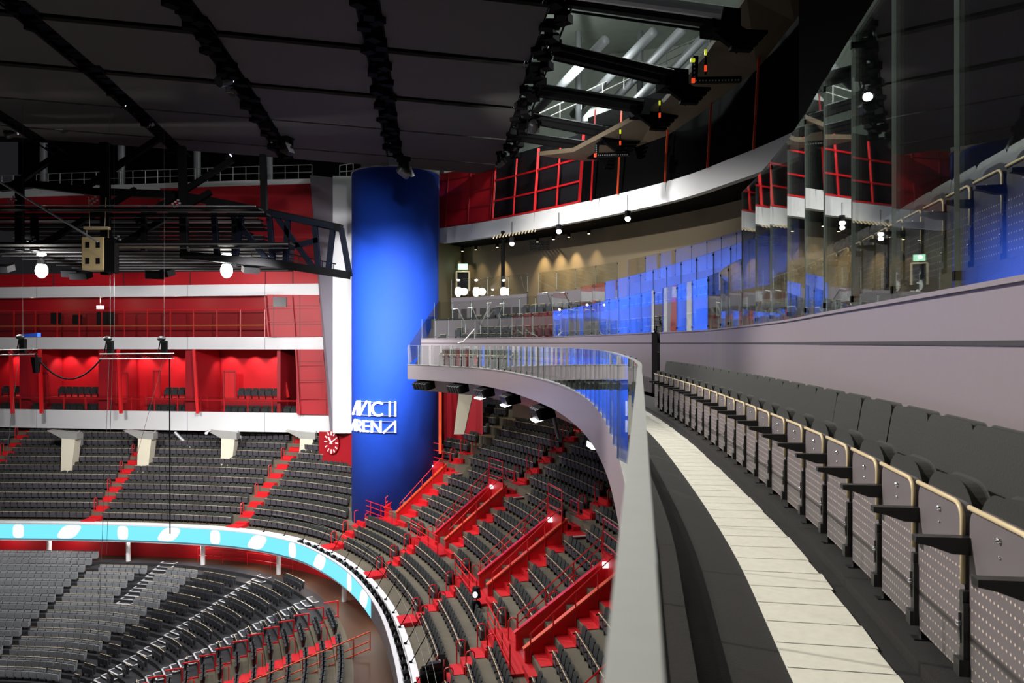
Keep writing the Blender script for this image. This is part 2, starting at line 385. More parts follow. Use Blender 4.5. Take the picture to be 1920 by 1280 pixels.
print('tier2 seats', len(plc))

# ------------------------------------------------------------------ red stairs, hoop rails, vomitory walls of the upper ring
def frame(t, u, v, z):
    p = RB.pos(t); d = RB.out(t); k = RB.dir(t); return Vector((p.x+d.x*u+k.x*v, p.y+d.y*u+k.y*v, z))
def fbox(mb, t, u0, u1, v0, v1, z0, z1):
    c = [frame(t, u, v, z0) for u, v in ((u0, v0), (u1, v0), (u1, v1), (u0, v1))]; return mb.prism(c, (0, 0, z1-z0))
def hoop(mb, t, u, v, z, h=.95, wd=.34):
    pts = [frame(t, u, v, z), frame(t, u, v, z+h-.1)] + [frame(t, u+wd/2-wd/2*math.cos(a), v, z+h-.1+.12*math.sin(a)) for a in (PI*.25, PI*.5, PI*.75)] + [frame(t, u+wd, v, z+h-.1), frame(t, u+wd, v, z)]
    return mb.tube(pts, .028, 5)
NM = {0: 'left of the picture', 1: 'between the cream pillars left of the clock', 2: 'left of the blue tower', 3: 'at the foot of the blue tower', 4: 'right of the blue tower', 5: 'in the middle of the right bank', 6: 'beside the glass edge', 7: 'below the balcony', 8: 'far left edge'}
for k, t in enumerate(AIS):
    N = 18 if (t > sC) else 11
    st = empty('stair', frame(t, 1.9, 0, Z0), 'red stepped aisle stair, %s' % NM[k], 'stairs')
    mb = MB(); vo = t in VOM; top = 4 if vo else N
    fbox(mb, t, .55, 1.4, -.55, .55, Z0, Z0+.2)
    for i in range(1, top):
        z = Z0+RISE*i; fbox(mb, t, a0(i)-.42, a0(i)+.02, -.5, .5, z-RISE, z-RISE/2); fbox(mb, t, a0(i), a1(i), -.5, .5, z, z+.03)
    mb.build('steps', 'redstep', st, world=True)
    for i in range(0, top):
        z = Z0+RISE*i
        if (vo and i < 4) or i % 2 == 1:
            hoop(MB(), t, a1(i)-.55, -.55, z).build('hoop_rail', 'redsteel', st, world=True)
            if vo: hoop(MB(), t, a1(i)-.35, .62, z).build('hoop_rail', 'redsteel', st, world=True)
    if not vo: continue
    sv = empty('stair', frame(t, 5, 3, Z0), 'red landing with sloping parapet, %s' % NM[k], 'stairs')
    z3 = Z0+RISE*3; u3 = a0(3)
    z8 = Z0+RISE*8; u4, u8 = a0(4), a0(8)
    mb = MB(); fbox(mb, t, u3-.1, u4+.2, -.6, 3.7, z3-.4, z3+.12); mb.build('landing', 'redstep', sv, world=True)
    mb = MB(); fbox(mb, t, u3-.1, u4-.1, 3.7, 4.0, z3-.5, z3-.05); fbox(mb, t, u3-.1, u4-.1, 4.0, 4.3, z3-.5, z3-.2)
    for i in range(4, 8):
        z = Z0+RISE*i; fbox(mb, t, a0(i)-.42, a0(i)+.03, 3.3, 4.4, z-RISE-.1, z-RISE/2); fbox(mb, t, a0(i), a1(i), 3.3, 4.4, z-.1, z+.03)
    for i in range(9, N):
        z = Z0+RISE*i; fbox(mb, t, a0(i)-.42, a0(i)+.03, 2.5, 3.5, z-RISE-.1, z-RISE/2); fbox(mb, t, a0(i), a1(i), 2.5, 3.5, z-.1, z+.03)
    mb.build('steps', 'redstep', sv, world=True)
    mb = MB()
    for v in (3.7, 4.0): fbox(mb, t, u3-.1, u4-.1, v-.05, v+.01, z3-.06-(v-3.7), z3-.03-(v-3.7))
    fbox(mb, t, u4+.1, u4+.22, .0, 1.0, z3+.12, z3+.16); fbox(mb, t, u8+.8, u8+.88, 1.3, 2.3, z8+.12, z8+.16); fbox(mb, t, u8-.1, u8+.9, 4.5, 4.58, z8+.1, z8+.15)
    mb.build('nosing', 'stepw', sv, world=True)
    for v in (1.6, 3.15):       # sloping parapets of the opening
        mb = MB(); c = [frame(t, u4-.3, v, z3-.1), frame(t, u8+.2, v, z8-.35), frame(t, u8+.2, v, z8+.62), frame(t, u4-.3, v, z3+.75)]
        kd = RB.dir(t)*.14; mb.prism(c, (kd.x, kd.y, 0)); mb.build('parapet', 'redsteel', sv, world=True)
        mb = MB(); mb.bar(frame(t, u4-.35, v+.07, z3+.79), frame(t, u8+.2, v+.07, z8+.66), .22, .06); mb.build('capping', 'orange' if v > 3 else 'redsteel', sv, world=True)
    mb = MB(); mb.prism([frame(t, u4-.2, 1.7, z3+.13), frame(t, u8, 1.7, z8-.2), frame(t, u8, 3.15, z8-.2), frame(t, u4-.2, 3.15, z3+.13)], (0, 0, -.1)); mb.build('ramp_floor', 'dred', sv, world=True)
    mb = MB(); fbox(mb, t, u8, u8+1.2, 1.3, 4.5, z8-.6, z8+.12); fbox(mb, t, u8-.1, u8, 1.3, 3.3, z8-.9, z8+.75); mb.build('upper_platform', 'redstep', sv, world=True)
    mb = MB()   # guard rails
    def rail(pts, hs=(1.0, .55), posts=None):
        for h in hs: mb.tube([p+Vector((0,0,h)) for p in pts], .026, 5)
        for p in pts: mb.tube([p, p+Vector((0,0,hs[0]))], .028, 5)
    rail([frame(t, u3-.1, v, z3+.12) for v in (-.6, .9, 2.3, 3.7)], (1.05, .7, .35))
    rail([frame(t, u4-.2+(u8-u4)*q, 1.6, z3+.7+(z8-z3-.1)*q) for q in (0, .33, .66, 1)], (.75, .4))
    rail([frame(t, u8-.05, v, z8+.5) for v in (1.35, 3.2)], (1.5, 1.0, .5))
    rail([frame(t, u4-.1+(u8-u4)*q, 3.3, z3+.0+(z8-z3-.1)*q) for q in (0, .25, .5, .75, 1)], (1.35,))
    rail([frame(t, u8+1.15, v, z8+.12) for v in (1.35, 2.3)], (1.0, .5))
    mb.build('guard_rail', 'redsteel', sv, world=True)
    for i in range(4, 8): hoop(MB(), t, a1(i)-.55, 1.35, Z0+RISE*i).build('hoop_rail', 'redsteel', sv, world=True)
    for i in range(9, N):
        z = Z0+RISE*i
        hoop(MB(), t, a1(i)-.55, 2.4, z).build('hoop_rail', 'redsteel', sv, world=True); hoop(MB(), t, a1(i)-.4, 3.6, z, .85).build('hoop_rail', 'redsteel', sv, world=True)
    mb = MB(); mb.box(frame(t, u8-.2, 2.0, z8+.35), (.22, .16, .2)); mb.build('step_light', 'lampd', sv, world=True)

# ------------------------------------------------------------------ things on the concourse ledge
first = None
t = RB.near(-14.5, 50.6); j = 0
while t < RB.near(-3.6, 25):
    p = RB.off(t, .22); rz = ang(RB.out(t))-PI/2
    if first is None:
        first = empty('floodlight', (p.x, p.y, Z0-.12), 'black box floodlight standing in the channel behind the led ribbon', 'light', 'floodlights along the led ribbon', rz)
        MB().box((0, 0, .17), (.34, .26, .30), rx=.3).build('housing', 'blacks', first, bevel=.02)
        MB().box((0, -.12, .23), (.30, .02, .26), rx=.3).build('lens', 'plastic', first)
        b = MB(); b.tube([(-.2, 0, .0), (-.2, 0, .2)], .015, 5).tube([(.2, 0, 0), (.2, 0, .2)], .015, 5).box((0, 0, .02), (.42, .2, .03)); b.build('bracket', 'steelw', first)
    else: dup(first, (p.x, p.y, Z0-.12), rz)
    t += .95; j += 1
first = None; t = RB.near(-18, 52.8)
while t < RB.near(-3.6, 25):
    p = RB.off(t, .5); d = RB.out(t)
    if first is None:
        first = empty('support_rod', (p.x, p.y, Z0+.12), 'thin black rod leaning out from the white ledge above the led ribbon', 'rod', 'leaning rods along the white ledge', ang(d)-PI/2)
        MB().tube([(0, 0, 0), (.15, .75, 1.35)], .022, 5).build('rod', 'black', first); MB().box((0, 0, .03), (.12, .12, .06)).build('foot', 'black', first)
    else: dup(first, (p.x, p.y, Z0+.12), ang(d)-PI/2)
    t += 2.0
mb = MB()
for dz, du in ((1.3, 1.25), (.9, 1.1)):
    mb.tube([(*RB.off(RB.near(-18, 52.8)+k*1.0, .5+du*.45*dz/1.3), Z0+.12+dz*.9) for k in range(36)], .006, 4)
tag(mb.build('safety_wire', 'steelw'), 'pair of thin wires strung between the leaning black rods', 'wire')
p = RB.off(RB.at_px(752, .2, 30), .25)
mb = MB(); mb.ball((p.x-.1, p.y+.5, Z0+.1), .16, 1.1, .8, .6).ball((p.x+.06, p.y+.6, Z0+.18), .12, .7, 1, .9); tag(mb.build('cloth', 'orangec', smooth=True), 'small orange cloth left among the floodlights of the ribbon ledge', 'cloth')

# moving head light on the rail end and the camera position at the foot of the picture
def moving_head(loc, rz, label, lit, hanging=False, s=1.0, group=None):
    t = empty('moving_head_light', loc, label, 'stage light', group, rz); t.scale = (s, s, -s if hanging else s)
    MB().box((0, 0, .07), (.36, .32, .14)).build('base', 'black', t, bevel=.02)
    b = MB(); b.box((-.19, 0, .30), (.05, .14, .36)).box((.19, 0, .30), (.05, .14, .36)).box((0, 0, .16), (.40, .14, .05)); b.build('yoke', 'black', t)
    h = MB(); n = 14
    R = Matrix.Rotation(.5, 3, 'X'); pf = [(-.2, .09), (-.15, .15), (.12, .16), (.2, .14)]
    vs = [R @ Vector((r*math.cos(2*PI*k/n), y, r*math.sin(2*PI*k/n))) + Vector((0, 0, .45)) for y, r in pf for k in range(n)]
    fs = [(i*n+k, i*n+(k+1)%n, (i+1)*n+(k+1)%n, (i+1)*n+k) for i in range(3) for k in range(n)]+[tuple(range(n))[::-1], tuple(3*n+k for k in range(n))]
    h.add(vs, fs); hh = h.build('head', 'plastic', t, smooth=False)
    l = MB(); l.add([R @ Vector((.12*math.cos(2*PI*k/n), -.208, .12*math.sin(2*PI*k/n))) + Vector((0, 0, .45)) for k in range(n)], [tuple(range(n))])
    l.prism([R @ Vector((.12*math.cos(2*PI*k/n), -.21, .12*math.sin(2*PI*k/n))) + Vector((0, 0, .45)) for k in range(n)], R @ Vector((0, .01, 0))).build('lens', lit, hh)
    return t
q = at(893, 1180, 33.4)
sp = empty('followspot_stand', (q.x, q.y, q.z), 'black followspot on a stand with bright lens beside the red landing rail', 'stage light')
MB().tube([(0,0,0), (0,0,1.2)], .05, 8).build('pole', 'blacks', sp)
b = MB()
for a in (0, 2.1, 4.2): b.tube([(.35*math.cos(a), .35*math.sin(a), 0), (0, 0, .55)], .025, 5)
b.build('tripod', 'black', sp)
MB().box((0, 0, 1.0), (.35, .3, .5), .3).box((.05, -.1, .55), (.25, .25, .4), .5).build('control_box', 'blacks', sp, bevel=.03)
MB().cyl((0, 0, 1.45), .22, .45, 14, .17).build('housing', 'plastic', sp)
MB().ball((-.04, -.2, 1.62), .11, 1, .5, 1.2).build('lens', 'lampd', sp)
q = at(812, 1285, 29.5)
cb = empty('broadcast_camera', (q.x, q.y, q.z), 'black broadcast camera on a platform at the bottom edge, with a small yellow patch', 'camera')
MB().box((0, 0, .35), (1.0, .6, .5), .2).build('platform_case', 'black', cb, bevel=.03)
c = MB().box((.05, 0, .78), (.5, .26, .3), .4).build('camera_body', 'plastic', cb, bevel=.03)
MB().tube([(-.1, -.1, .78), (-.4, -.25, .78)], .09, 10).build('lens', 'blacks', c)
MB().box((-.2, -.33, .45), (.3, .02, .12), .2).build('yellow_patch', 'yel', cb); MB().tube([(.3, 0, 0), (.35, .05, 1.1)], .02, 5).build('monitor_post', 'blacks', cb); MB().box((.35, 0, 1.15), (.3, .05, .2)).build('monitor', 'plastic', cb)
# ------------------------------------------------------------------ lower ring: dark stands
LB = Path([(-60,57.9),(-43,57.5),(-32,57.2),(-25,56.5),(-19.3,54.5),(-14.8,51.3),(-11.9,47.7),(-9.9,43.6),(-8.2,38.5),(-7.2,33.5),(-6.4,28),(-5.5,21)])
ZL = -16.5; RL = .25; TL = .86
sH = LB.near(-10.6, 45.2)
def lprof(N, i0=0):
    prof = [(-TL*i0, ZL-RL*i0-3)] if not i0 else [(-TL*i0, ZL-RL*i0-3)]
    prof = [(.0-TL*i0, ZL-RL*N-1.0)]
    for i in range(i0, N): prof += [(-TL*i, ZL-RL*i), (-TL*(i+1), ZL-RL*i)]
    prof += [(-TL*N, ZL-RL*N-1.0)]
    return prof
mb = MB(); V = []; nq = 80
for k in range(nq+1):
    a = LB.pos(LB.L*.93*k/nq); tq = RB.near(a.x, a.y); b = RB.off(tq, 2.5); V += [(a.x, a.y, ZL-.02), (b.x, b.y, ZL-.02), (b.x, b.y, ZL-.3), (a.x, a.y, ZL-.3)]
mb.add(V, [(4*k+q, 4*k+(q+1) % 4, 4*k+4+(q+1) % 4, 4*k+4+q) for k in range(nq) for q in range(4)]); struct(mb.build('floor', 'brownfl'))
struct(sweep_obj('floor', LB, 0, sH, lprof(16), 'dconc', .8)); struct(sweep_obj('floor', LB, sH, LB.L, lprof(14), 'conc', .8))
LA = [LB.near(-25.6, 56.6), LB.near(-17.2, 53.2), LB.near(-12.3, 48.3)]     # pale stepped aisles
BR = [LB.near(-30.8, 57.2), LB.near(-21.5, 55.5)]                            # plain breaks between straight blocks
R2 = LB.near(-9.2, 41.6)
lpl = []
def outside(p, lim=-.95):
    tq = RB.near(p.x, p.y); return (p-RB.pos(tq)).dot(RB.out(tq)) > lim
for i in range(15):
    t = 3.0
    while t < LB.L-4:
        p = LB.off(t, -TL*i-.62); q = LB.off(t+.1, -TL*i-.62); g = max(.12, (q-p).length/.1)
        ok = p.x/p.y > -.75 and g > .2 and not (i < 2 and sH > t > BR[0] and not (LB.near(-15.5, 51.8)+.5 < t < LB.near(-14, 50.5)+1.2))
        for k, a in enumerate(LA):
            if abs(t-a)*g < .85 and not (k == 0 and i > 6): ok = False
        for a in BR:
            if abs(t-a)*g < .35: ok = False
        if abs(t-R2)*g < .6 or abs(t-sH)*g < .5 or t > LB.L-8: ok = False
        if ok: d = LB.out(t); lpl.append((p.x, p.y, ZL-RL*i, ang(d)-PI/2, i, t))
        t += .53/g
print('tier1 seats', len(lpl))
def lseat():
    mb = MB(); mb.mi = 0
    mb.prism([(-.23, .02, .25), (.23, .02, .25), (.23, .09, .74), (-.23, .09, .74)], (0, .05, 0)); mb.mi = 1
    mb.prism([(-.22, -.10, .22), (.22, -.10, .22), (.22, -.13, .58), (-.22, -.13, .58)], (0, .06, 0)); mb.mi = 2
    mb.box((0, -.05, .595), (.46, .05, .015)); mb.box((-.245, 0, .3), (.03, .12, .6)); mb.mi = 3; mb.box((0, .08, .75), (.44, .03, .012))
    return mb
LSP = {'a': lseat()}
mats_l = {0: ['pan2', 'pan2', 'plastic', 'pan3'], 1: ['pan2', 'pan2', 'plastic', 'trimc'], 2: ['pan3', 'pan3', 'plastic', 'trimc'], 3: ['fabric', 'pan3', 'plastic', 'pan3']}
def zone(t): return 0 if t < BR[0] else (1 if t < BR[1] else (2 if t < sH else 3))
srt = sorted(lpl, key=lambda q: (q[0]**2+q[1]**2+q[2]**2)*(1 if (HY-F*q[2]/q[1]) < 1285 and q[0]/q[1] > -.69 else 40))
proto = {}
LN = ['lower block at the left edge', 'lower block around the short stair', 'dark lower block between pale stairs', 'lower block on beige steps']
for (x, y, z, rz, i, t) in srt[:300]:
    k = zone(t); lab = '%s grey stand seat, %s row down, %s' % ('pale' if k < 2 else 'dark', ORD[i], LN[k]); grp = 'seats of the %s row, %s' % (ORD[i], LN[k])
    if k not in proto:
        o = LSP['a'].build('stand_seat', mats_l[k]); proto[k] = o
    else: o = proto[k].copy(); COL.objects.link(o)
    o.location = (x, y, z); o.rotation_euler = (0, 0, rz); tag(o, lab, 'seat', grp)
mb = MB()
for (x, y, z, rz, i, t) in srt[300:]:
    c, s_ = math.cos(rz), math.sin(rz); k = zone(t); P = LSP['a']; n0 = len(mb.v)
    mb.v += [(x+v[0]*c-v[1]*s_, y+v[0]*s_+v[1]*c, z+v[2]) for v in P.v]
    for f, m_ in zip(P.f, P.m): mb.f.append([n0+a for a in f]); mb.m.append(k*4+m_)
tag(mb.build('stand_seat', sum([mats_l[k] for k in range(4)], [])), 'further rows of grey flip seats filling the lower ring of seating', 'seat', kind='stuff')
def lframe(t, u, v, z):
    p = LB.pos(t); d = LB.out(t); k = LB.dir(t); return Vector((p.x+d.x*u+k.x*v, p.y+d.y*u+k.y*v, z))
for k, t in enumerate(LA):
    s_ = empty('stair', lframe(t, -.4, 0, ZL), ['short pale edged stair among the light grey seats of the lower ring', 'long pale edged stair running down the middle of the dark lower seats', 'long pale edged stair in the dark lower seats nearest the red side wall'][k], 'stairs')
    mb = MB(); nb = MB()
    for i in range(7 if k == 0 else 15):
        for h in (0, 1):
            u = -TL*i-.43 if h == 0 else -TL*(i+1); z = ZL-RL*i+.03 if h == 0 else ZL-RL*(i+.5)
            c = [lframe(t, u_, v_, z-.3) for u_, v_ in ((u-.40, -.62), (u, -.62), (u, .62), (u-.40, .62))]; mb.prism(c, (0, 0, .3))
            for r4 in ((u-.42, u-.33, -.62, .62), (u-.42, u, -.62, -.54), (u-.42, u, .54, .62)):
                nb.prism([lframe(t, a, b, z) for a, b in ((r4[0], r4[2]), (r4[1], r4[2]), (r4[1], r4[3]), (r4[0], r4[3]))], (0, 0, .02))
    mb.build('steps', 'pan3', s_, world=True); nb.build('nosing', 'stepw', s_, world=True)
for k, t in enumerate(BR+[R2]):
    if k == 2:
        s_ = empty('stair', lframe(t, -.4, 0, ZL), 'bright red stair of the lower ring on beige steps under the end of the ribbon', 'stairs')
        mb = MB()
        for i in range(14):
            for h in (0, 1):
                u = -TL*i-.43 if h == 0 else -TL*(i+1); z = ZL-RL*i+.03 if h == 0 else ZL-RL*(i+.5); mb.prism([lframe(t, a, b, z-.2) for a, b in ((u-.43, -.55), (u, -.55), (u, .55), (u-.43, .55))], (0, 0, .2))
        mb.build('steps', 'redstep', s_, world=True)
        for i in range(1, 12, 2):
            z = ZL-RL*i; pts = [lframe(t, -TL*i-.2, -.6, z), lframe(t, -TL*i-.2, -.6, z+.85), lframe(t, -TL*i-.35, -.6, z+.97), lframe(t, -TL*i-.5, -.6, z+.85), lframe(t, -TL*i-.5, -.6, z)]
            MB().tube(pts, .03, 5).build('hoop_rail', 'redsteel', s_, world=True)
# red framed stepped end of the dark stand
s_ = empty('stand_side_wall', lframe(sH, -1, 0, ZL), 'stepped red framed side of the dark lower stand, with grey panels', 'wall')
mb = MB(); pn = MB()
for i in range(0, 14):
    z = ZL-RL*i; u = -TL*i; a = .95
    for p0, p1 in ((lframe(sH, u, .25, z+a), lframe(sH, u-TL, .25, z+a)), (lframe(sH, u, .25, z-.3), lframe(sH, u, .25, z+a)), (lframe(sH, u, .25, z+.05), lframe(sH, u-TL, .25, z+.05))): mb.bar(p0, p1, .07, .07)
    pn.prism([lframe(sH, u, .3, z-1.6), lframe(sH, u-TL, .3, z-1.6), lframe(sH, u-TL, .3, z+.02), lframe(sH, u, .3, z+.02)], (.04, .04, 0))
mb.build('frame', 'redsteel', s_, world=True); pn.build('side_panel', 'dred', s_, world=True)
# red guard rail descending at the end of the ribbon
mb = MB(); g = [lframe(R2, -TL*i, 2.6, ZL-RL*i) for i in range(-1, 10)]
for h in (1.0, .5, .1): mb.tube([p+Vector((0,0,h)) for p in g], .035, 5)
for p in g: mb.tube([p, p+Vector((0,0,1))], .03, 5)
tag(mb.build('guard_rail', 'orange'), 'orange red guard rail running down beside the lower ring, under the ribbon end', 'railing')
# slim white columns on the concourse under the ribbon
first = None
for px in (92, 240, 380, 523, 645):
    t = RB.at_px(px, 1.0, 5, RB.near(-9, 43)); p = RB.off(t, 1.0)
    if first is None: first = MB().cyl((0, 0, 0), .16, 2.0, 12).build('concourse_column', 'white'); o = first; tag(o, 'slim white round column under the led ribbon against the red concourse wall', 'column', 'concourse columns under the ribbon')
    else: o = first.copy(); COL.objects.link(o)
    o.location = (p.x, p.y, -16.5)
mb = MB(); tt = RB.near(-24, 55)
for h in (1.0, .5): mb.tube([(*RB.off(tt+k, 1.6), -16.5+h) for k in range(0, 9)], .02, 4)
for k in range(0, 9, 2): q = RB.off(tt+k, 1.6); mb.tube([(q.x, q.y, -16.5), (q.x, q.y, -15.5)], .02, 4)
tag(mb.build('guard_rail', 'redsteel'), 'thin dark red rail on the brown concourse floor under the ribbon', 'railing')

# ------------------------------------------------------------------ blue stair tower with sign
bt = struct(MB().cyl((TC.x, TC.y, -14), TRAD, 25.9, 64).build('wall_tower', 'blue', smooth=False))
for p in bt.data.polygons: p.use_smooth = abs(p.normal.z) < .5
struct(MB().cyl((TC.x, TC.y, 11.9), TRAD+.06, .08, 64).build('trim_2', 'steelw'))
# lettering wrapped on the tower
sg = empty('wall_sign', (TC.x, TC.y, -4.5), 'white glowing letters reading AVICII over ARENA on the blue tower', 'sign')
thR = math.atan2(at(743, 780, 50.4).y-TC.y, at(743, 780, 50.4).x-TC.x)
def wrap(u, z, r): a = thR+(u)/TRAD; return (TC.x+r*math.cos(a), TC.y+r*math.sin(a), z)
def stroke(mb, u0, z0_, u1, z1_, wd):
    """flat bar between two points of the sign, bent round the tower"""
    L = math.hypot(u1-u0, z1_-z0_); nx, nz = -(z1_-z0_)/L*wd/2, (u1-u0)/L*wd/2; n = max(1, int(abs(u1-u0)/.15)+1); vs = []; fs = []
    for i in range(n+1):
        f = i/n; u = u0+(u1-u0)*f; z = z0_+(z1_-z0_)*f
        vs += [wrap(u-nx, z-nz, TRAD+.02), wrap(u+nx, z+nz, TRAD+.02), wrap(u+nx, z+nz, TRAD+.14), wrap(u-nx, z-nz, TRAD+.14)]
    for i in range(n):
        for k in range(4): fs.append((i*4+k, (i+1)*4+k, (i+1)*4+(k+1)%4, i*4+(k+1)%4))
    fs += [(0,1,2,3), (n*4+3, n*4+2, n*4+1, n*4)]; mb.add(vs, fs)
# u runs from the right end of the words (0) to the left (negative angles)
zt, zb = (HY-752)*50.5/F, (HY-780)*50.5/F; zt2, zb2 = (HY-788)*50.5/F, (HY-810.5)*50.5/F; W = .13
def letter(ch, u, wd, zt_, zb_):
    mb = MB(); L, R = u-wd, u; H = zt_-zb_; w2 = W/2
    if ch == 'I': stroke(mb, R-w2, zb_, R-w2, zt_, W)
    if ch == 'A': stroke(mb, L, zb_, R-w2, zt_-.05, W); stroke(mb, R-w2, zb_, R-w2, zt_, W)
    if ch == 'V': stroke(mb, L+w2, zb_, L+w2, zt_, W); stroke(mb, L+w2, zb_+.05, R, zt_, W)
    if ch == 'N': stroke(mb, L+w2, zb_, L+w2, zt_, W); stroke(mb, R-w2, zb_, R-w2, zt_, W); stroke(mb, L+w2, zt_-.04, R-w2, zb_+.04, W)
    if ch == 'E':
        stroke(mb, L+w2, zb_, L+w2, zt_, W)
        for z in (zb_+w2, zb_+H/2, zt_-w2): stroke(mb, L, z, R, z, W*.8)
    if ch == 'R':
        stroke(mb, L+w2, zb_, L+w2, zt_, W); zm = zb_+H*.45; pts = [(L, zt_-w2)]+[(R-.28+.2*math.cos(a), zm+(zt_-w2-zm)/2+(zt_-w2-zm)/2*math.sin(a)) for a in [PI/2-PI*j/6 for j in range(7)]]+[(L, zm)]
        for a, b in zip(pts, pts[1:]): stroke(mb, *a, *b, W*.85)
        stroke(mb, R-.35, zm, R-.05, zb_, W*.85)
    if ch == 'C':
        c = (L+R)/2; r = H/2-w2; pts = [(c+r*math.cos(a), (zt_+zb_)/2+r*math.sin(a)) for a in [math.radians(48+12*j) for j in range(0, 23)]]
        for a, b in zip(pts, pts[1:]): stroke(mb, *a, *b, W)
    return mb.build('letter', 'sign', sg, world=True)
u = 0
for ch, wd, gap in (('I', .17, .18), ('I', .17, .16), ('C', 1.0, .10), ('I', .17, .10), ('V', .75, .12), ('A', .75, .1)):
    letter(ch, u, wd, zt, zb); u -= wd+gap
u = 0
for ch, wd, gap in (('A', .85, .12), ('N', .75, .15), ('E', .55, .12), ('R', .6, .12), ('A', .75, .1)):
    letter(ch, u, wd, zt2, zb2); u -= wd+gap
mb = MB()
for z in (zt-.05, zb+.05, zt2-.05, zb2+.05): stroke(mb, -3.2, z, 0, z, .03)
mb.build('frame_rail', 'steelw', sg, world=True)
# ------------------------------------------------------------------ white and lavender walls by the tower
def quadwall(name, pts, m, th=(.0, .25, 0)): return struct(MB().prism(pts, th).build(name, m))
quadwall('wall_white', [at(624, 330, 57.4), at(700, 330, 57.4), at(700, 812, 57.4), at(624, 812, 57.4)], 'white')
quadwall('wall_lavender', [at(581, 328, 62), at(626, 333, 57.5), at(626, 812, 57.5), at(619, 812, 62)], 'lav')
quadwall('wall_white', [at(770, 314, 53.2), at(823, 314, 53.2), at(823, 640, 53.2), at(770, 640, 53.2)], 'white')
quadwall('wall_clock', [at(598, 809, 60.2), at(672, 812, 57.0), at(672, 905, 57.0), at(598, 905, 60.2)], 'dred')
# clock
ck = empty('wall_clock', at(622, 829, 58.9), 'round clock with white marks and hands on the red wall beside the tower', 'clock')
nrm = Vector((-.85, -.5, 0)).normalized(); dd = (at(672, 812, 57.0)-at(598, 809, 60.2)); dd.z = 0; dd.normalize(); nn = Vector((dd.y, -dd.x, 0))
def ckp(a, r, k=.05): return dd*(r*math.sin(a))+Vector((0,0,r*math.cos(a)))+nn*k
mb = MB()
for k in range(12): a = 2*PI*k/12; mb.bar(ckp(a, .62 if k % 3 else .56), ckp(a, .86), .07, .07)
mb.build('hour_mark', 'tick', ck)
MB().bar(ckp(math.radians(318)+PI, .15), ckp(math.radians(318), .5), .09, .09).build('hour_hand', 'tick', ck)
MB().bar(ckp(math.radians(60)+PI, .2), ckp(math.radians(60), .74), .07, .07).build('minute_hand', 'tick', ck)
MB().prism([ckp(2*PI*k/24, .92, .0) for k in range(24)], nn*.03).build('dial', 'dred', ck)

# ------------------------------------------------------------------ left facade of boxes
def band(name, z0, z1, s1, m='white', o0=0, th=.35, slant=0):
    return struct(sweep_obj(name, FX, 0, s1, [(o0, z0), (o0+th, z0), (o0+th+slant, z1), (o0+slant, z1)], m, 1))
def sF(px, o=0): return FX.at_px(px, o)
band('trim_3', 4.0, 4.95, sF(599)); band('trim_4', -.52, .5, sF(609)); band('trim_5', -7.45, -5.85, FX.L-.0); band('trim_6', 12.9, 13.7, sF(583))
# upper red strip above the first band and dark red upper wall
for z0, z1, px, o in ((4.95, 6.1, 600, .1),): 
    mb = sweep(MB(), FX, 0, sF(px), rect(o, o+.3, z0, z1), 1); struct(mb.build('wall_far', 'red'))
quadwall('wall_far', [at(300, 353, 63.2), at(585, 344, 62.2), at(596, 505, 62.2), at(300, 505, 63.2)], 'dred')
struct(sweep_obj('wall_far', FX, 0, sF(585), rect(.2, .4, 10.6, 12.9), 'dred', 1))
mb = MB()
for px in (100, 230, 355, 497, 548): t = sF(px); q = FX.off(t, .06); mb.box((q.x, q.y, 5.5), (.05, .06, 1.1))
struct(mb.build('trim_7', 'dconc'))
mb = MB()
for px in (68, 206, 352, 497):
    for z0_, z1_ in ((4.0, 4.95), (-.52, .5), (-7.45, -5.85)): q = FX.off(sF(px), -.004); mb.box((q.x, q.y, (z0_+z1_)/2), (.035, .03, z1_-z0_))
struct(mb.build('trim_16', 'lav'))
# box levels: back walls, floors, ceilings
def room(z0, z1, depth, m):
    struct(sweep_obj('wall_far', FX, 0, FX.L, rect(depth, depth+.2, z0-.2, z1), m, 1)); struct(sweep_obj('floor', FX, 0, FX.L, rect(.3, depth, z0-.25, z0), 'dred', 1)); struct(sweep_obj('ceiling', FX, 0, FX.L, rect(.3, depth, z1, z1+.2), 'dred', 1))
room(.1, 4.2, 4.2, 'dred'); room(-6.3, -.35, 4.8, 'red')
# red panelled end walls
rg = grid_wall_mat('red panel grid', (.36, .005, .012), (.12, .002, .006), 2.2, 1.55, .03)
mb = MB(); mb.prism([at(500, 552, 62.05), at(600, 553, 61.9), at(608, 631, 61.9), at(502, 631, 62.05)], (0, .3, 0)); struct(mb.build('wall_far', rg))
mb = MB(); mb.prism([at(555, 655, 62), at(611, 655, 61.9), at(620, 778, 61.9), at(557, 776, 62)], (0, .3, 0)); struct(mb.build('wall_far', rg))
MB().prism([at(512, 557, 61.9), at(537, 557, 61.9), at(537, 575, 61.9), at(512, 575, 61.9)], (0, .12, 0)).build('window_1', 'glassd')['kind'] = 'structure'
mb = MB()
for a, b in (((497, 555), (504, 631)), ((547, 555), (553, 631)), ((555, 655), (562, 778)), ((604, 655), (618, 778)), ((597, 555), (607, 631))): mb.bar(at(*a, 61.85), at(*b, 61.85), .12, .12)
for a, b in (((500, 578), (603, 578)), ((500, 603), (605, 602)), ((560, 685), (614, 685)), ((560, 716), (616, 716)), ((560, 748), (618, 748))): mb.bar(at(*a, 61.85), at(*b, 61.85), .05, .05)
struct(mb.build('trim_8', 'dred'))
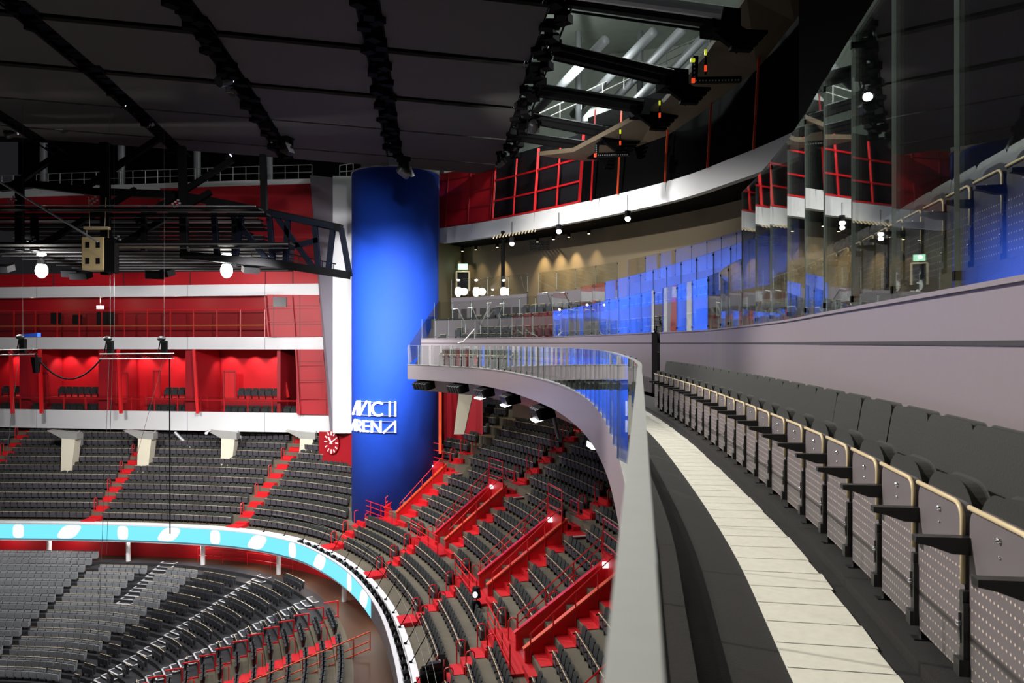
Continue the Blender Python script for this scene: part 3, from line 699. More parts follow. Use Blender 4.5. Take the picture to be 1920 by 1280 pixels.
# balustrades of the two box levels
for lev, (z0, px1, mrail, nm) in enumerate(((.5, 497, 'woodrail', 'upper'), (-5.85, 556, 'redsteel', 'lower'))):
    t1 = sF(px1, .2); r_ = empty('box_balustrade', (*FX.off(t1-10, .2), z0), 'glass balustrade with red posts along the %s row of boxes, far left' % nm, 'railing')
    sweep(MB(), FX, 0, t1, rect(.12, .14, z0, z0+(2.3 if lev == 0 else 1.3)), 1).build('glass', 'glass', r_, world=True)
    mb = MB(); mb.tube([(*FX.off(k*t1/30, .2), z0+1.0) for k in range(31)], .06, 6); mb.build('handrail', mrail, r_, world=True)
    mb = MB()
    if lev == 0: mb.tube([(*FX.off(k*t1/30, .13), z0+2.35) for k in range(31)], .035, 5).build('top_rail', 'redsteel', r_, world=True)
    k = 0; s_ = t1
    while s_ > 0:
        q = FX.off(s_, .2); MB().box((q.x, q.y, z0+(1.17 if lev == 0 else .6)), (.08, .08, 2.35 if lev == 0 else 1.2)).build('post', 'redsteel', r_, world=True); s_ -= 2.15
# upper level furniture
for k, (x0, x1, y0, y1) in enumerate(((95, 114, 586, 607), (136, 153, 590, 608), (181, 214, 585, 609))):
    MB().prism([at(x0, y0, 67.5), at(x1, y0, 67.5), at(x1, y1, 67.5), at(x0, y1, 67.5)], (0, .1, 0)).build('window_%d' % (k+2), 'glassd')['kind'] = 'structure'
es = empty('exit_sign', at(188, 576, 66.5), 'small white EXIT sign hanging in the upper red box level', 'sign')
MB().box((0, 0, 0), (.65, .08, .30)).build('panel', 'lampdim', es)
mb = MB()
for k, ch in enumerate('EXIT'):
    x = -.24+.155*k
    if ch == 'E': mb.box((x-.04, -.05, 0), (.02, .02, .16)); [mb.box((x, -.05, z), (.08, .02, .02)) for z in (-.07, 0, .07)]
    if ch == 'X': mb.bar((x-.04, -.05, -.08), (x+.04, -.05, .08), .02, .02).bar((x+.04, -.05, -.08), (x-.04, -.05, .08), .02, .02)
    if ch == 'I': mb.box((x, -.05, 0), (.02, .02, .16))
    if ch == 'T': mb.box((x, -.05, 0), (.02, .02, .16)).box((x, -.05, .07), (.09, .02, .02))
mb.build('lettering', 'olive', es); MB().tube([(0, 0, .15), (0, 0, 1.1)], .01, 4).build('hanger', 'steelw', es)
# lower level: partitions, doors, seats, slanted columns, downlights
def lz(px, o, z): t = sF(px, o); q = FX.off(t, o); return Vector((q.x, q.y, z)), ang(FX.out(t))-PI/2
for j, px in enumerate((77, 222, 382, 540)):
    p, rz = lz(px, 2.7, -6.3); b = MB().box((0, 0, 2.95), (.9 if px < 500 else .3, 4.0, 5.9)).build('wall_partition', 'dred'); b.location = p; b.rotation_euler = (0, 0, rz); struct(b)
cl = None
for j, (a, b) in enumerate((((75, 655), (78, 775)), ((222, 655), (227, 775)), ((364, 655), (371, 775)), ((523, 655), (541, 745)), ((20, 655), (24, 775)))):
    mb = MB(); mb.bar(at(*a, 62.9 if j != 3 else 64.5), at(*b, 62.9 if j != 3 else 64.5), .22, .22)
    tag(mb.build('box_column', 'redsteel'), ['slim red column', 'slim red column', 'slim red column', 'slanting red column', 'slim red column'][j] + [' at the left partition of the lower boxes, above the hanging speaker', ' in the lower boxes behind the lit truss end', ' in the lower boxes left of the red door', ' in the last box before the panelled end wall', ' at the far left edge of the lower boxes'][j], 'column')
for j, (x0, x1, y0) in enumerate(((421, 440, 697), (289, 299, 696), (205, 218, 697), (78, 88, 700), (368, 380, 699), (228, 238, 700))):
    d = 66.6; o = empty('door_%d' % (j+1), at(x0, 760, d)); o['kind'] = 'structure'
    MB().prism([at(x0, y0, d), at(x1, y0, d), at(x1, 755, d), at(x0, 755, d)], (0, .08, 0)).build('leaf', 'redsteel', o, world=True)
    mb = MB(); mb.bar(at(x0-1, y0-1, d-.05), at(x1+1, y0-1, d-.05), .12, .12).bar(at(x0-1, y0-1, d-.05), at(x0-1, 755, d-.05), .12, .12).bar(at(x1+1, y0-1, d-.05), at(x1+1, 755, d-.05), .12, .12); mb.build('frame', 'dred', o, world=True)
def box_seat_rows():
    f = None
    for row, (o, z, ranges) in enumerate(((1.1, -6.3, ((2, 76), (96, 152), (158, 205), (277, 372), (421, 490), (492, 553))), (2.6, -4.9, ((5, 84), (110, 195), (308, 380), (446, 535))))):
        for bi, (p0, p1) in enumerate(ranges):
            t = sF(p0, o)+.3; t1 = sF(p1, o)
            while t < t1:
                q = FX.off(t, o); rz = ang(FX.out(t))-PI/2
                nm = ['far left box', 'second box from the left', 'second box from the left', 'box under the sagging cable', 'box in front of the red door', 'last box before the panelled wall'] if row == 0 else ['far left box', 'second box from the left', 'box under the sagging cable', 'last box before the panelled wall']
                if f is None:
                    f = lseat().build('audience_chair', ['dkfab', 'pan3', 'plastic', 'pan3']); ob = f
                else: ob = f.copy(); COL.objects.link(ob)
                tag(ob, 'black box seat, %s row, %s' % (('front', 'raised back')[row], nm[bi]), 'seat', '%s row seats, %s' % (('front', 'back')[row], nm[bi]))
                ob.location = (q.x, q.y, z); ob.rotation_euler = (0, 0, rz); ob.scale = (1.25, 1.2, 1.25); t += .66
box_seat_rows()
for (p0, p1) in ((2, 84), (96, 200), (277, 380), (421, 545)):
    sweep_obj('floor', FX, sF(p0, 2.6), sF(p1, 2.6), rect(2.1, 4.7, -6.3, -4.9), 'dred')['kind'] = 'structure'
for j, px in enumerate((20, 55, 120, 165, 240, 262, 318, 350, 392, 425, 470, 510, 548)):
    p, rz = lz(px, 3.9, -.45)
    lamp('box_downlight', 'SPOT', (p.x, p.y, p.z-.15), 420, (1, .75, .6), target=(p.x, p.y+.5, p.z-3), size=.08, angle=95)
for px in (60, 150, 250, 330, 450, 520):
    p, rz = lz(px, 1.4, -.45); lamp('box_downlight', 'SPOT', (p.x, p.y, p.z-.2), 150, (1, .8, .7), target=(p.x, p.y+1.5, p.z-3), size=.1, angle=110)
for px in (60, 190, 330, 450):
    p, rz = lz(px, 1.5, 4.1); lamp('box_downlight', 'POINT', (p.x, p.y, p.z-.3), 45, (1, .7, .5), size=.1)
# cream leaning pillars below the white band
first = None
for j, px in enumerate((125, 268, 424, 571)):
    q = at(px, 885, 61.7); o = empty('pillar', (q.x, q.y, q.z-.3), 'cream leaning concrete pillar under the white band, %s' % ['first from the left', 'beside the first red stair', 'third from the left', 'beside the second red stair, nearest the clock'][j], 'pillar')
    MB().prism([(-.5, 0, 0), (.35, 0, 0), (.75, -.1, 3.1), (-.35, -.1, 3.1)], (0, .9, 0)).build('shaft', 'cream', o)
    mb = MB(); mb.prism([(-1.6, -.1, 3.75), (.9, -.1, 3.55), (.9, -.1, 3.0), (-.35, -.1, 3.1)], (0, .8, 0)).bar((.7, .3, 3.1), (.9, .3, 3.7), .1, .1); mb.build('bracket', 'steelw', o)
struct(sweep_obj('wall_far', FX, 0, FX.L, rect(5.6, 5.8, -9.2, -6.4), 'dred', 1))
for a, b, Y in (((328, 810), (360, 843), 64), ((153, 812), (153, 842), 64), ((451, 812), (451, 845), 64)):
    tag(MB().tube([at(*a, Y), at(*b, Y)], .14, 8).build('steel_strut', 'silver'), {328: 'pale slanting tube strut under the white band left of the clock', 153: 'thin upright pale tube under the white band near the left edge', 451: 'thin upright pale tube under the white band near the third pillar'}[a[0]], 'strut')
cc = empty('security_camera', at(387, 812, 61.5), 'small white security camera under the lowest white band', 'camera'); MB().ball((0, 0, 0), .14).build('dome', 'white', cc, smooth=True); MB().tube([(0, 0, .05), (.35, 0, .25)], .07, 8).build('arm', 'white', cc)
# top walkway with rail, behind the ceiling edge
mb = MB(); s1 = sF(583)
for h in (1.2, .6): mb.tube([(*FX.off(k*s1/40, .2), 13.7+h) for k in range(41)], .03, 4)
for k in range(0, 30): q = FX.off(k*s1/29, .2); mb.tube([(q.x, q.y, 13.7), (q.x, q.y, 14.9)], .025, 4)
tag(mb.build('guard_rail', 'steelw'), 'pale two bar guard rail above the top white band, far left', 'railing')
mb = MB()
for a, b in (((637, 310), (662, 306)), ((637, 322), (662, 320)), ((637, 310), (637, 331)), ((662, 306), (662, 331)), ((650, 308), (650, 331))): mb.tube([at(*a, 57.5), at(*b, 57.5)], .03, 4)
tag(mb.build('guard_rail', 'steelw'), 'short pale guard rail above the white wall left of the blue tower', 'railing')
struct(sweep_obj('wall_far', FX, 0, FX.L, rect(7, 7.3, 13.7, 20), 'black', 1)); struct(sweep_obj('floor', FX, 0, sF(583), rect(.3, 7, 13.4, 13.7), 'black', 1))
for px in (82, 228, 370, 505):
    p = at(px, 340, 66); tag(MB().cyl((p.x, p.y, 13.7), .3, 4.5, 12).build('steel_column', 'silver'), 'grey round steel column behind the top walkway rail, %s' % {82: 'leftmost', 228: 'second from the left', 370: 'third from the left', 505: 'rightmost'}[px], 'column')
print('facade done')

# ------------------------------------------------------------------ BALCONY ON THE RIGHT: front parapet, floor, soffit
FL = -1.3
b0 = BL.at_px(765, 0, 2.5, 12); bC = BL.near(0, 0); bN = BL.near(-.6, -3.5)
def sB(Y): return min((t*.1 for t in range(0, int(BL.L*10))), key=lambda t: abs(BL.pos(t).y-Y) + (0 if t > 5 else 9))
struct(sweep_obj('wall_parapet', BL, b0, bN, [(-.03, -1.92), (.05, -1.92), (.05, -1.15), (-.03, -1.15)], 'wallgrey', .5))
struct(sweep_obj('wall_shade', BL, b0, bN, rect(.06, .2, -1.9, -1.17), 'floord', .5))  # dark strip in place of the parapet's shadow
struct(sweep_obj('trim_9', BL, b0, bN, rect(-.05, .06, -1.165, -1.13), 'capmetal', .5))
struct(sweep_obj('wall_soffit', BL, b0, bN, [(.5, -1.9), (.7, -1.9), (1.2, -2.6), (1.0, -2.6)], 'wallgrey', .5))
struct(sweep_obj('ceiling', BL, b0, bN, [(.3, -1.95), (9.5, -1.95), (9.5, -1.75), (.3, -1.75)], 'wallgrey2', .8))
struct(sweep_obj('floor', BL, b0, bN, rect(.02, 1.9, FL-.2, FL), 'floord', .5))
# lit strip of floor painted pale; ragged plate edges copy the seat shadows
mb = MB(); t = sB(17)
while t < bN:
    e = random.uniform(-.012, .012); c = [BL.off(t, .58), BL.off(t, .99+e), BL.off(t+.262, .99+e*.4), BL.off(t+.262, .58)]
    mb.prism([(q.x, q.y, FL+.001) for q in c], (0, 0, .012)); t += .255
struct(mb.build('floor', 'floor_lit'))
mb = sweep(MB(), BL, sB(17), bN, rect(1.08, 1.30, FL, FL+.05), .5); struct(mb.build('trim_10', 'floord'))
M['gedge'] = mat('polished glass edge', (.42, .50, .47), .25, spec=.8)
def glass_run(name, label, path, s0, s1, off, z0, z1, wd, th=.021, jit=.006, head=None, clamps=True):
    r = empty(name, (*path.off((s0+s1)/2, off), z0), label, 'balustrade'); n = max(1, round((s1-s0)/wd)); k = 0
    for i in range(n):
        a, b = s0+(s1-s0)*i/n, s0+(s1-s0)*(i+1)/n; p, q = path.off(a, off), path.off(b, off); d = (q-p).normalized(); nn = Vector((-d.y, d.x))
        j = random.uniform(-jit, jit)
        if head:
            h = head((p+q)/2, d); c = (p+q)/2; L = (q-p).length/2; p, q = c-h*L, c+h*L; d = h; nn = Vector((-d.y, d.x))
        p = p+nn*j+d*.006; q = q-nn*j-d*.006; d = (q-p).normalized(); nn = Vector((-d.y, d.x))*th/2
        mb = MB(); vs = [(p.x-nn.x, p.y-nn.y), (q.x-nn.x, q.y-nn.y), (q.x+nn.x, q.y+nn.y), (p.x+nn.x, p.y+nn.y)]
        V = [(x, y, z0) for x, y in vs]+[(x, y, z1) for x, y in vs]
        mb.mi = 0; mb.add(V, [(0,1,5,4), (2,3,7,6)]); mb.mi = 1; mb.add(V, [(4,5,6,7), (3,2,1,0), (1,2,6,5), (3,0,4,7)])
        mb.build('glass_panel', ['glass', 'gedge'], r, world=True)
        if clamps:
            for zz in (z0+.08, z1-.08):
                MB().box((q.x, q.y, zz), (.035, .035, .05), ang(d)).build('clamp', 'blacks', r, world=True)
    return r
def head_to(target, lim):
    # panels set slightly saw-tooth to the curve, turned towards the stair tower by at most lim degrees
    def f(c, d):
        a = c.normalized(); b = (target-c).normalized(); want = -(a+b).normalized(); cr = math.atan2(d.x*want.y-d.y*want.x, d.dot(want))
        cr = max(-math.radians(lim), min(math.radians(lim), cr)); m_ = Matrix.Rotation(cr, 2); return m_ @ d
    return f
g1 = glass_run('glass_balustrade', 'long front glass balustrade of the balcony, curving from the blue tower to the camera', BL, b0, bN, 0, -1.14, -.127, 1.0, jit=.002, clamps=False, head=lambda c, d: head_to(Vector((-8.3, 53.4)), 7)(c, d) if c.y > 6 else d)
mb = MB(); sweep(mb, BL, b0, bN, rect(-.0108, .0108, -.1275, -.12), .4).build('top_rail', 'capmetal', g1, world=True)
# ------------------------------------------------------------------ second wall behind the front row, with its aisle gap
W2 = Path([tuple(BL.off(t_, 2.3)) for t_ in (1.5, 4.5, 8, 13, 17, 21.5)]+[(3.9,17),(3.76,13),(3.3,9.2),(2.76,6.5),(2.25,3.9),(1.87,2),(1.48,0),(.8,-3.5)])
gap0, gap1 = W2.at_px(1222, 0, 10), W2.at_px(1238.5, 0, 10)
e2 = W2.at_px(790, 0, 0, 12); wN = W2.L-.2
def wall2(name, s0, s1):
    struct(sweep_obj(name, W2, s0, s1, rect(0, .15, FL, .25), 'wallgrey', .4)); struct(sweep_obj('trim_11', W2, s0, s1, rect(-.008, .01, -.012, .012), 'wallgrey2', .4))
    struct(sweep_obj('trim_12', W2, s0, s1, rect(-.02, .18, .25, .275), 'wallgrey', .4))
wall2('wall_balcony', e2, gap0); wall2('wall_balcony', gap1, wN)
sT = W2.near(3.7, 12.2)
glass_run('glass_balustrade', 'low glass balustrade on the second balcony wall, left of the dark aisle gap', W2, e2, gap0, .07, .27, 1.38, 1.15)
glass_run('glass_balustrade', 'short low glass balustrade between the aisle gap and the tall glass screen', W2, gap1, sT-.02, .07, .27, 1.38, 1.1, jit=.003)
glass_run('glass_screen', 'tall reflecting glass screen on the grey wall at the right', W2, sT, wN, .07, .27, 2.45, 1.05, th=.024, jit=.004)
for k, (dx, z) in enumerate(((0, -.1), (0, .12))):
    a = W2.off(gap0+.1, .2); b = W2.off(gap1-.1, 1.1)
    tag(MB().tube([(a.x, a.y, -.55+z*2), (b.x, b.y, .0+z*2)], .022, 6).build('handrail', 'steelw'), '%s bright handrail climbing through the dark gap of the second wall' % ('lower', 'upper')[k], 'handrail')
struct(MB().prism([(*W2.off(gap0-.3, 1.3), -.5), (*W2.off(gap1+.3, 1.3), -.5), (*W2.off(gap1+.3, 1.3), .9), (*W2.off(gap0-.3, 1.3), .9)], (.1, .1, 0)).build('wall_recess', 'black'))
# ------------------------------------------------------------------ upper terraces behind
e3, e4, e5 = BL.at_px(812, 4.4, 0, 12), BL.at_px(846, 7.9, 0, 12), .3
gapB = gap1; q0 = W2.pos(gap0); q1 = W2.pos(gap1); gap0 = BL.near(q0.x-2.3, q0.y); gap1 = BL.near(q1.x-2.3, q1.y); e2 = BL.at_px(790, 2.3, 0, 12)
prof = [(2.5, -1.3), (2.5, -.25), (3.1, -.25), (3.1, .15), (4.4, .15), (4.4, .9), (5.9, .9), (5.9, 1.5), (7.9, 1.5), (7.9, 2.2), (11.3, 2.2), (11.3, -1.3)]
struct(sweep_obj('floor', BL, e2, gap0, prof[:5]+[(4.4, .15), (4.4, -1.3)], 'floord', .6)); struct(sweep_obj('floor', BL, e4, gap0, prof[6:]+[(4.4, -1.3)], 'floord', .6))
struct(sweep_obj('floor', BL, gap1, bN, prof, 'floord', .6))
sD = sB(13.5); struct(sweep_obj('wall_balcony', BL, e3, sD, rect(4.4, 4.52, .15, 1.35), 'dwall', .5)); 
G4 = [(e4, BL.at_px(988, 7.9, 0)), (BL.at_px(1008, 7.9, 0), BL.at_px(1155, 7.9, 0)), (BL.at_px(1176, 7.9, 0), sD)]
struct(sweep_obj('wall_balcony', BL, e4, G4[0][1], rect(7.9, 8.02, 1.5, 2.95), 'dwall', .5)); struct(sweep_obj('wall_balcony', BL, G4[1][0], G4[1][1], rect(7.9, 8.02, 1.5, 2.95), 'dwall', .5)); struct(sweep_obj('wall_balcony', BL, G4[2][0], G4[2][1], rect(7.9, 8.02, 1.5, 2.95), 'dwall', .5))
g3a, g3b = BL.at_px(1062, 4.4, 0), BL.at_px(1086, 4.4, 0)
glass_run('glass_balustrade', 'glass balustrade of the third balcony tier, left of its aisle', BL, e3, g3a, 4.46, 1.35, 2.45, 1.2)
glass_run('glass_balustrade', 'glass balustrade of the third balcony tier, right of its aisle', BL, g3b, sD, 4.46, 1.35, 2.6, 1.2)
for k, (a, b) in enumerate(G4):
    if b > a+1: glass_run('glass_balustrade', 'glass balustrade of the topmost balcony tier, %s' % ('left stretch below the exit light', 'middle stretch below the warm lit wall', 'right stretch below the white fascia')[k], BL, a, b, 7.96, 2.95, 4.15, 1.2)
mb = MB(); P = [at(764, 651, 40.5), at(826, 560, 52), at(826, 628, 52), at(766, 684, 40.5)]
mb.prism(P, (-.02, .0, 0)); tag(mb.build('glass_screen', 'glass'), 'sloping glass side screen at the balcony end beside the white wall', 'balustrade')
for k, (x, y, Y) in enumerate(((781, 640, 43.5), (792, 622, 45.5), (808, 590, 48.5))): pass
# back wall of the balcony, ceiling, door and lights
struct(sweep_obj('wall_back', TB, 0, TB.L, rect(2.9, 3.1, 2.0, 7.2), 'beige', .8)); struct(sweep_obj('ceiling', TB, 0, TB.L, rect(.42, 3.1, 7.15, 7.35), 'blacks', .8))
struct(sweep_obj('wall_backdrop', BL, BL.at_px(1500, 3.3, sB(25)), bN, rect(3.3, 3.4, -1.3, 9.5), 'curtain', .5))  # black sheet added behind the tall glass as a dark backdrop
struct(MB().prism([at(822, 455, 53), at(864, 458, 55.5), at(864, 600, 55.5), at(822, 600, 53)], (0, .2, 0)).build('wall_back', 'olive'))
for k, (px, e) in enumerate(((880, 60), (945, 260), (1022, 330), (1052, 330), (1082, 330), (905, 60), (1120, 120))):
    t = TB.at_px(px, 2.9, 0); p = TB.off(t, 2.2)
    fx = empty('downlight', (p.x, p.y, 6.9), 'warm ceiling downlight washing the beige back wall, number %d from the tower' % (k+1), 'light')
    fx['label'] = 'warm downlight above the beige back wall, %s' % ('nearest the exit light', 'above the door side', 'left of the bright trio', 'middle of the bright trio', 'right of the bright trio', 'left of the grey post', 'at the far right of the wall')[k]
    MB().cyl((0, 0, -.12), .11, .25, 12).build('housing', 'blacks', fx); MB().cyl((0, 0, -.13), .08, .012, 12).build('lens', 'warm', fx)
    lamp('wall_washer', 'SPOT', (p.x, p.y, 6.72), e*4, (1, .78, .45), target=(p.x+.25, p.y+.3, 4.5), size=.06, angle=62, blend=.9)
for k, (x, y, Y) in enumerate(((1177, 410, 36), (1048, 434, 41), (960, 457, 44))):
    p = at(x, y, Y); o = empty('ceiling_spotlight', p, 'bright round spotlight under the upper ceiling, %s' % ('nearest and largest, right', 'middle of three', 'farthest, left')[k], 'light')
    MB().ball((0, 0, 0), .13).build('lamp', 'lampw', o); MB().cyl((0, 0, .08), .15, .3, 10).build('housing', 'blacks', o); MB().tube([(0, 0, .3), (0, 0, max(.4, 7.15-p.z))], .02, 4).build('hanger', 'blacks', o)
    lamp('ceiling_spot', 'POINT', (p.x, p.y, p.z-.25), 60, (1, .95, .85), size=.1)
p = at(868, 500, 54.5); o = empty('exit_sign', p, 'small glowing greenish exit light above the dark door beside the white wall', 'sign'); MB().box((0, 0, 0), (.7, .1, .42)).build('panel', 'exitg', o); MB().tube([(0,0,.2), (0,0,1.2)], .02, 4).build('hanger', 'blacks', o)
lamp('exit_glow', 'POINT', (p.x, p.y-.4, p.z), 12, (.7, 1, .8), size=.1)
o = empty('door_7', at(868, 530, 54.6)); o['kind'] = 'structure'; MB().prism([at(857, 510, 54.6), at(879, 510, 54.6), at(879, 545, 54.6), at(857, 545, 54.6)], (0, .1, 0)).build('leaf', 'glassd', o, world=True)
mb = MB(); mb.bar(at(856, 509, 54.5), at(880, 509, 54.5), .12, .1).bar(at(856, 509, 54.5), at(856, 545, 54.5), .12, .1).bar(at(880, 509, 54.5), at(880, 545, 54.5), .12, .1); mb.build('frame', 'trimc', o, world=True)
p = at(943, 500, 48); tag(MB().cyl((p.x, p.y, 2.2), .13, 5, 10).build('steel_post', 'blacks'), 'dark round post standing before the lit beige back wall', 'post')
p = at(1012, 452, 45); mb = MB(); [mb.box((p.x, p.y, p.z-.1*k), (1.2, .3, .03)) for k in range(6)]; [mb.box((p.x-.5+.25*k, p.y, p.z-.25), (.03, .3, .6)) for k in range(5)]
tag(mb.build('ceiling_grille', 'blacks'), 'black slatted grille hanging under the upper ceiling before the lit wall', 'grille')
mb = MB(); [mb.bar(at(925+6*k, 447-1.0*k, 46), at(928+6*k, 441-1.0*k, 48), .06, .05) for k in range(14)]
tag(mb.build('ceiling_rack', 'trimc'), 'row of small cream slats under the white fascia above the dark post', 'rack')
# wide dim ceiling light row
# angled handrails of the balcony aisles
for k, (a, b, Y) in enumerate((((858, 578), (873, 608), 42), ((885, 576), (899, 608), 42), ((921, 567), (901, 610), 41), ((945, 568), (936, 590), 42), ((1026, 548), (1041, 592), 38), ((1058, 548), (1071, 573), 38), ((868, 641), (890, 617), 37), ((1037, 637), (1055, 621), 33))):
    mb = MB(); A, B = at(*a, Y), at(*b, Y+.6); mb.tube([A+Vector((-.25, 0, -.05)), A, B], .032, 6).tube([B, B-Vector((0, 0, .5))], .03, 5)
    tag(mb.build('handrail', 'steelw'), 'bright slanting aisle handrail on the balcony, %s' % ('leftmost, nearest the white wall', 'second from the left', 'third from the left, leaning the other way', 'short one beside the white globe', 'long one left of the grey opening', 'right of the grey opening', 'low one behind the front glass near the tower', 'low one behind the middle of the front glass')[k], 'handrail')
# ------------------------------------------------------------------ front row seats of the balcony
def balcony_seat(shell='perf'):
    r = empty('theatre_seat', (0, 0, 0), 'x', 'seat')
    def rr(w_, z0, z1, r_, n=5):
        pts = [(-w_/2, z0), (w_/2, z0)]
        pts += [(w_/2-r_+r_*math.cos(a), z1-r_+r_*math.sin(a)) for a in [PI/2*j/n for j in range(n+1)]]
        pts += [(-w_/2+r_-r_*math.sin(a), z1-r_+r_*math.cos(a)) for a in [PI/2*j/n for j in range(n+1)]]
        return pts
    MB().prism([(x, .03+.20*max(0, z-.45), z) for x, z in rr(.49, .35, .955, .05)], (0, .06, 0)).build('backrest', 'dkfab', r, bevel=.008)
    p = MB().prism([(x, -.09, z) for x, z in rr(.455, .10, .715, .06)], (0, .03, 0)).build('seat_shell', shell, r)
    MB().prism([(x, -.058, z) for x, z in rr(.44, .30, .775, .14, 8)], (0, .07, 0)).build('cushion', 'dkfab', r, bevel=.01)
    tr = [(-.215, -.096, .717), (.165, -.096, .717)] + [(.165+.06*math.sin(a), -.096, .657+.06*math.cos(a)) for a in [PI/2*j/6 for j in range(1, 7)]] + [(.226, -.096, .43)]
    MB().tube(tr, .0095, 7).build('edging', 'trimc', p, smooth=True)
    MB().ball((0, -.092, .655), .012).ball((.0, -.092, .60), .006).build('bolt', 'chrome', p)
    MB().prism([(.232, y, z) for y, z in ((-.27, .605), (-.27, .582), (-.22, .572), (-.15, .548), (-.06, .545), (.06, .56), (.06, .61))], (.045, 0, 0)).build('armrest', 'plastic', r)
    b = MB(); b.box((.252, -.03, .30), (.028, .10, .60)); b.box((.240, -.092, .27), (.030, .03, .28)); b.box((.245, -.10, .14), (.05, .05, .06)); b.box((.262, -.10, .24), (.01, .02, .26)); b.box((.25, 0, .03), (.05, .22, .05))
    lg = b.build('leg', 'plastic', r); MB().ball((.236, -.112, .29), .012).tube([(.236, -.11, .33), (.236, -.11, .22)], .005, 5).build('bolt', 'chrome', lg)
    return r
f = balcony_seat(); used = False; n = 0
S = []
t = bN-.3
while t > sB(14.2): S.append(t); t -= .497
t = BL.at_px(1200, 1.2, 10)
tt = gap0-.3
while tt > b0+1: S.append(tt); tt -= .5
for t in S:
    p = BL.off(t, 1.25); rz = ang(BL.out(t))-PI/2
    px = 960+F*p.x/p.y if p.y > .5 else 4000
    if p.y < 1.4: continue
    near = t > gap1
    if near: lab = 'grey perforated folding seat with cream edging in the front row, %s' % ('second nearest' if n == 1 else 'nearest to the camera' if n == 0 else '%s from the camera' % (ORD[n] if n < 18 else '%dth' % (n+1))); grp = None
    else: lab = 'charcoal folding seat in the front row beyond the aisle gap, seen through the front glass'; grp = 'front row seats beyond the gap'
    if n >= 18 and near: lab = 'small distant folding seat in the curving front row before the aisle gap'; grp = 'far end of the near front row'
    if not used: o = f; o.location = (p.x, p.y, FL); o.rotation_euler = (0, 0, rz); o['label'] = lab; used = True
    else: o = dup(f, (p.x, p.y, FL), rz, lab)
    if grp: o['group'] = grp
    else: o['group'] = 'front row folding seats'
    n += 1
# the row directly behind the tall glass, on the raised floor
struct(sweep_obj('floor', W2, gapB, wN, rect(.16, 1.35, -1.3, .40), 'floord', .5))
f2 = balcony_seat('perf_shade'); f2.name = 'theatre_seat'; t = wN-.6; k = 0  # same seats as the front row, coloured darker to carry the shade
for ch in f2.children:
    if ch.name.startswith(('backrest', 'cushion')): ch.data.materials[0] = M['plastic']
while t > W2.near(3.75, 13.0):
    p = W2.off(t, .80)
    if p.y > 1.0:
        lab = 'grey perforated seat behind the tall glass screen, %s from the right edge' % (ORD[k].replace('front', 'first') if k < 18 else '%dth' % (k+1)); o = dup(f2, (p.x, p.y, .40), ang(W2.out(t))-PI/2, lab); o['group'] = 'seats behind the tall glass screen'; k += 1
    t -= .5
for ch in list(f2.children):
    for g_ in list(ch.children): bpy.data.objects.remove(g_)
    bpy.data.objects.remove(ch)
bpy.data.objects.remove(f2)
print('balcony seats', n)
# seats of the rear terraces (far part only)
fs = None
for row, (o_, z) in enumerate(((2.75, -.25), (4.05, .15), (5.6, .9), (7.3, 1.5))):
    t = max(2.0, e2+1)
    while t < sB(19):
        if min(abs(t-(g3a+g3b)/2), abs(t-gap0)) > .9 and (t % 9) > 1.2:
            p = BL.off(t, o_); rz = ang(BL.out(t))-PI/2
            if fs is None: fs = lseat().build('terrace_seat', ['fabric', 'pan3', 'plastic', 'trimc']); ob = fs
            else: ob = fs.copy(); COL.objects.link(ob)
            ob.location = (p.x, p.y, z); ob.rotation_euler = (0, 0, rz); tag(ob, 'dark folding seat behind glass, %s row up on the rear balcony' % ORD[row], 'seat', '%s row of the rear balcony' % ORD[row])
        t += .56
# ------------------------------------------------------------------ lamps under the balcony
for k, (x, y, Y) in enumerate(((800, 712, 41.5), (866, 722, 38.5), (917, 733, 36.5), (967, 745, 34), (1030, 757, 31))):
    t = BL.at_px(x, .3, 2, 30); q = BL.off(t, .12); p = Vector((q.x, q.y, -2.35)); rz = ang(BL.out(t))-PI/2
    o = empty('soffit_light', p, 'black cluster floodlight under the balcony fascia, %s' % ('first, beside the blue tower', 'second from the tower', 'third from the tower', 'fourth from the tower', 'fifth and largest')[k], 'light', rz=rz)
    MB().box((0, 0, .15), (1.3, .5, .4), rx=.2).build('housing', 'black', o, bevel=.05); mb = MB(); [mb.box((-.5+.25*j, -.22, .1), (.16, .22, .34), rx=.4) for j in range(5)]; mb.build('baffle', 'plastic', o)
    if k > 1: MB().box((-.1, -.2, -.12), (.9, .3, .05), rx=.3).build('lit_panel', 'lampd', o)
p = at(1125, 833, 19); o = empty('soffit_light', p, 'large bright white lamp under the balcony edge above the right bank', 'light', rz=.4); MB().box((0, 0, 0), (.62, .3, .16), rx=.2).build('lit_panel', 'lampd', o, bevel=.02); MB().box((.05, .1, .14), (.7, .4, .16)).build('housing', 'blacks', o); MB().tube([(0, .1, .2), (0, .1, .8)], .03, 5).build('hanger', 'blacks', o)
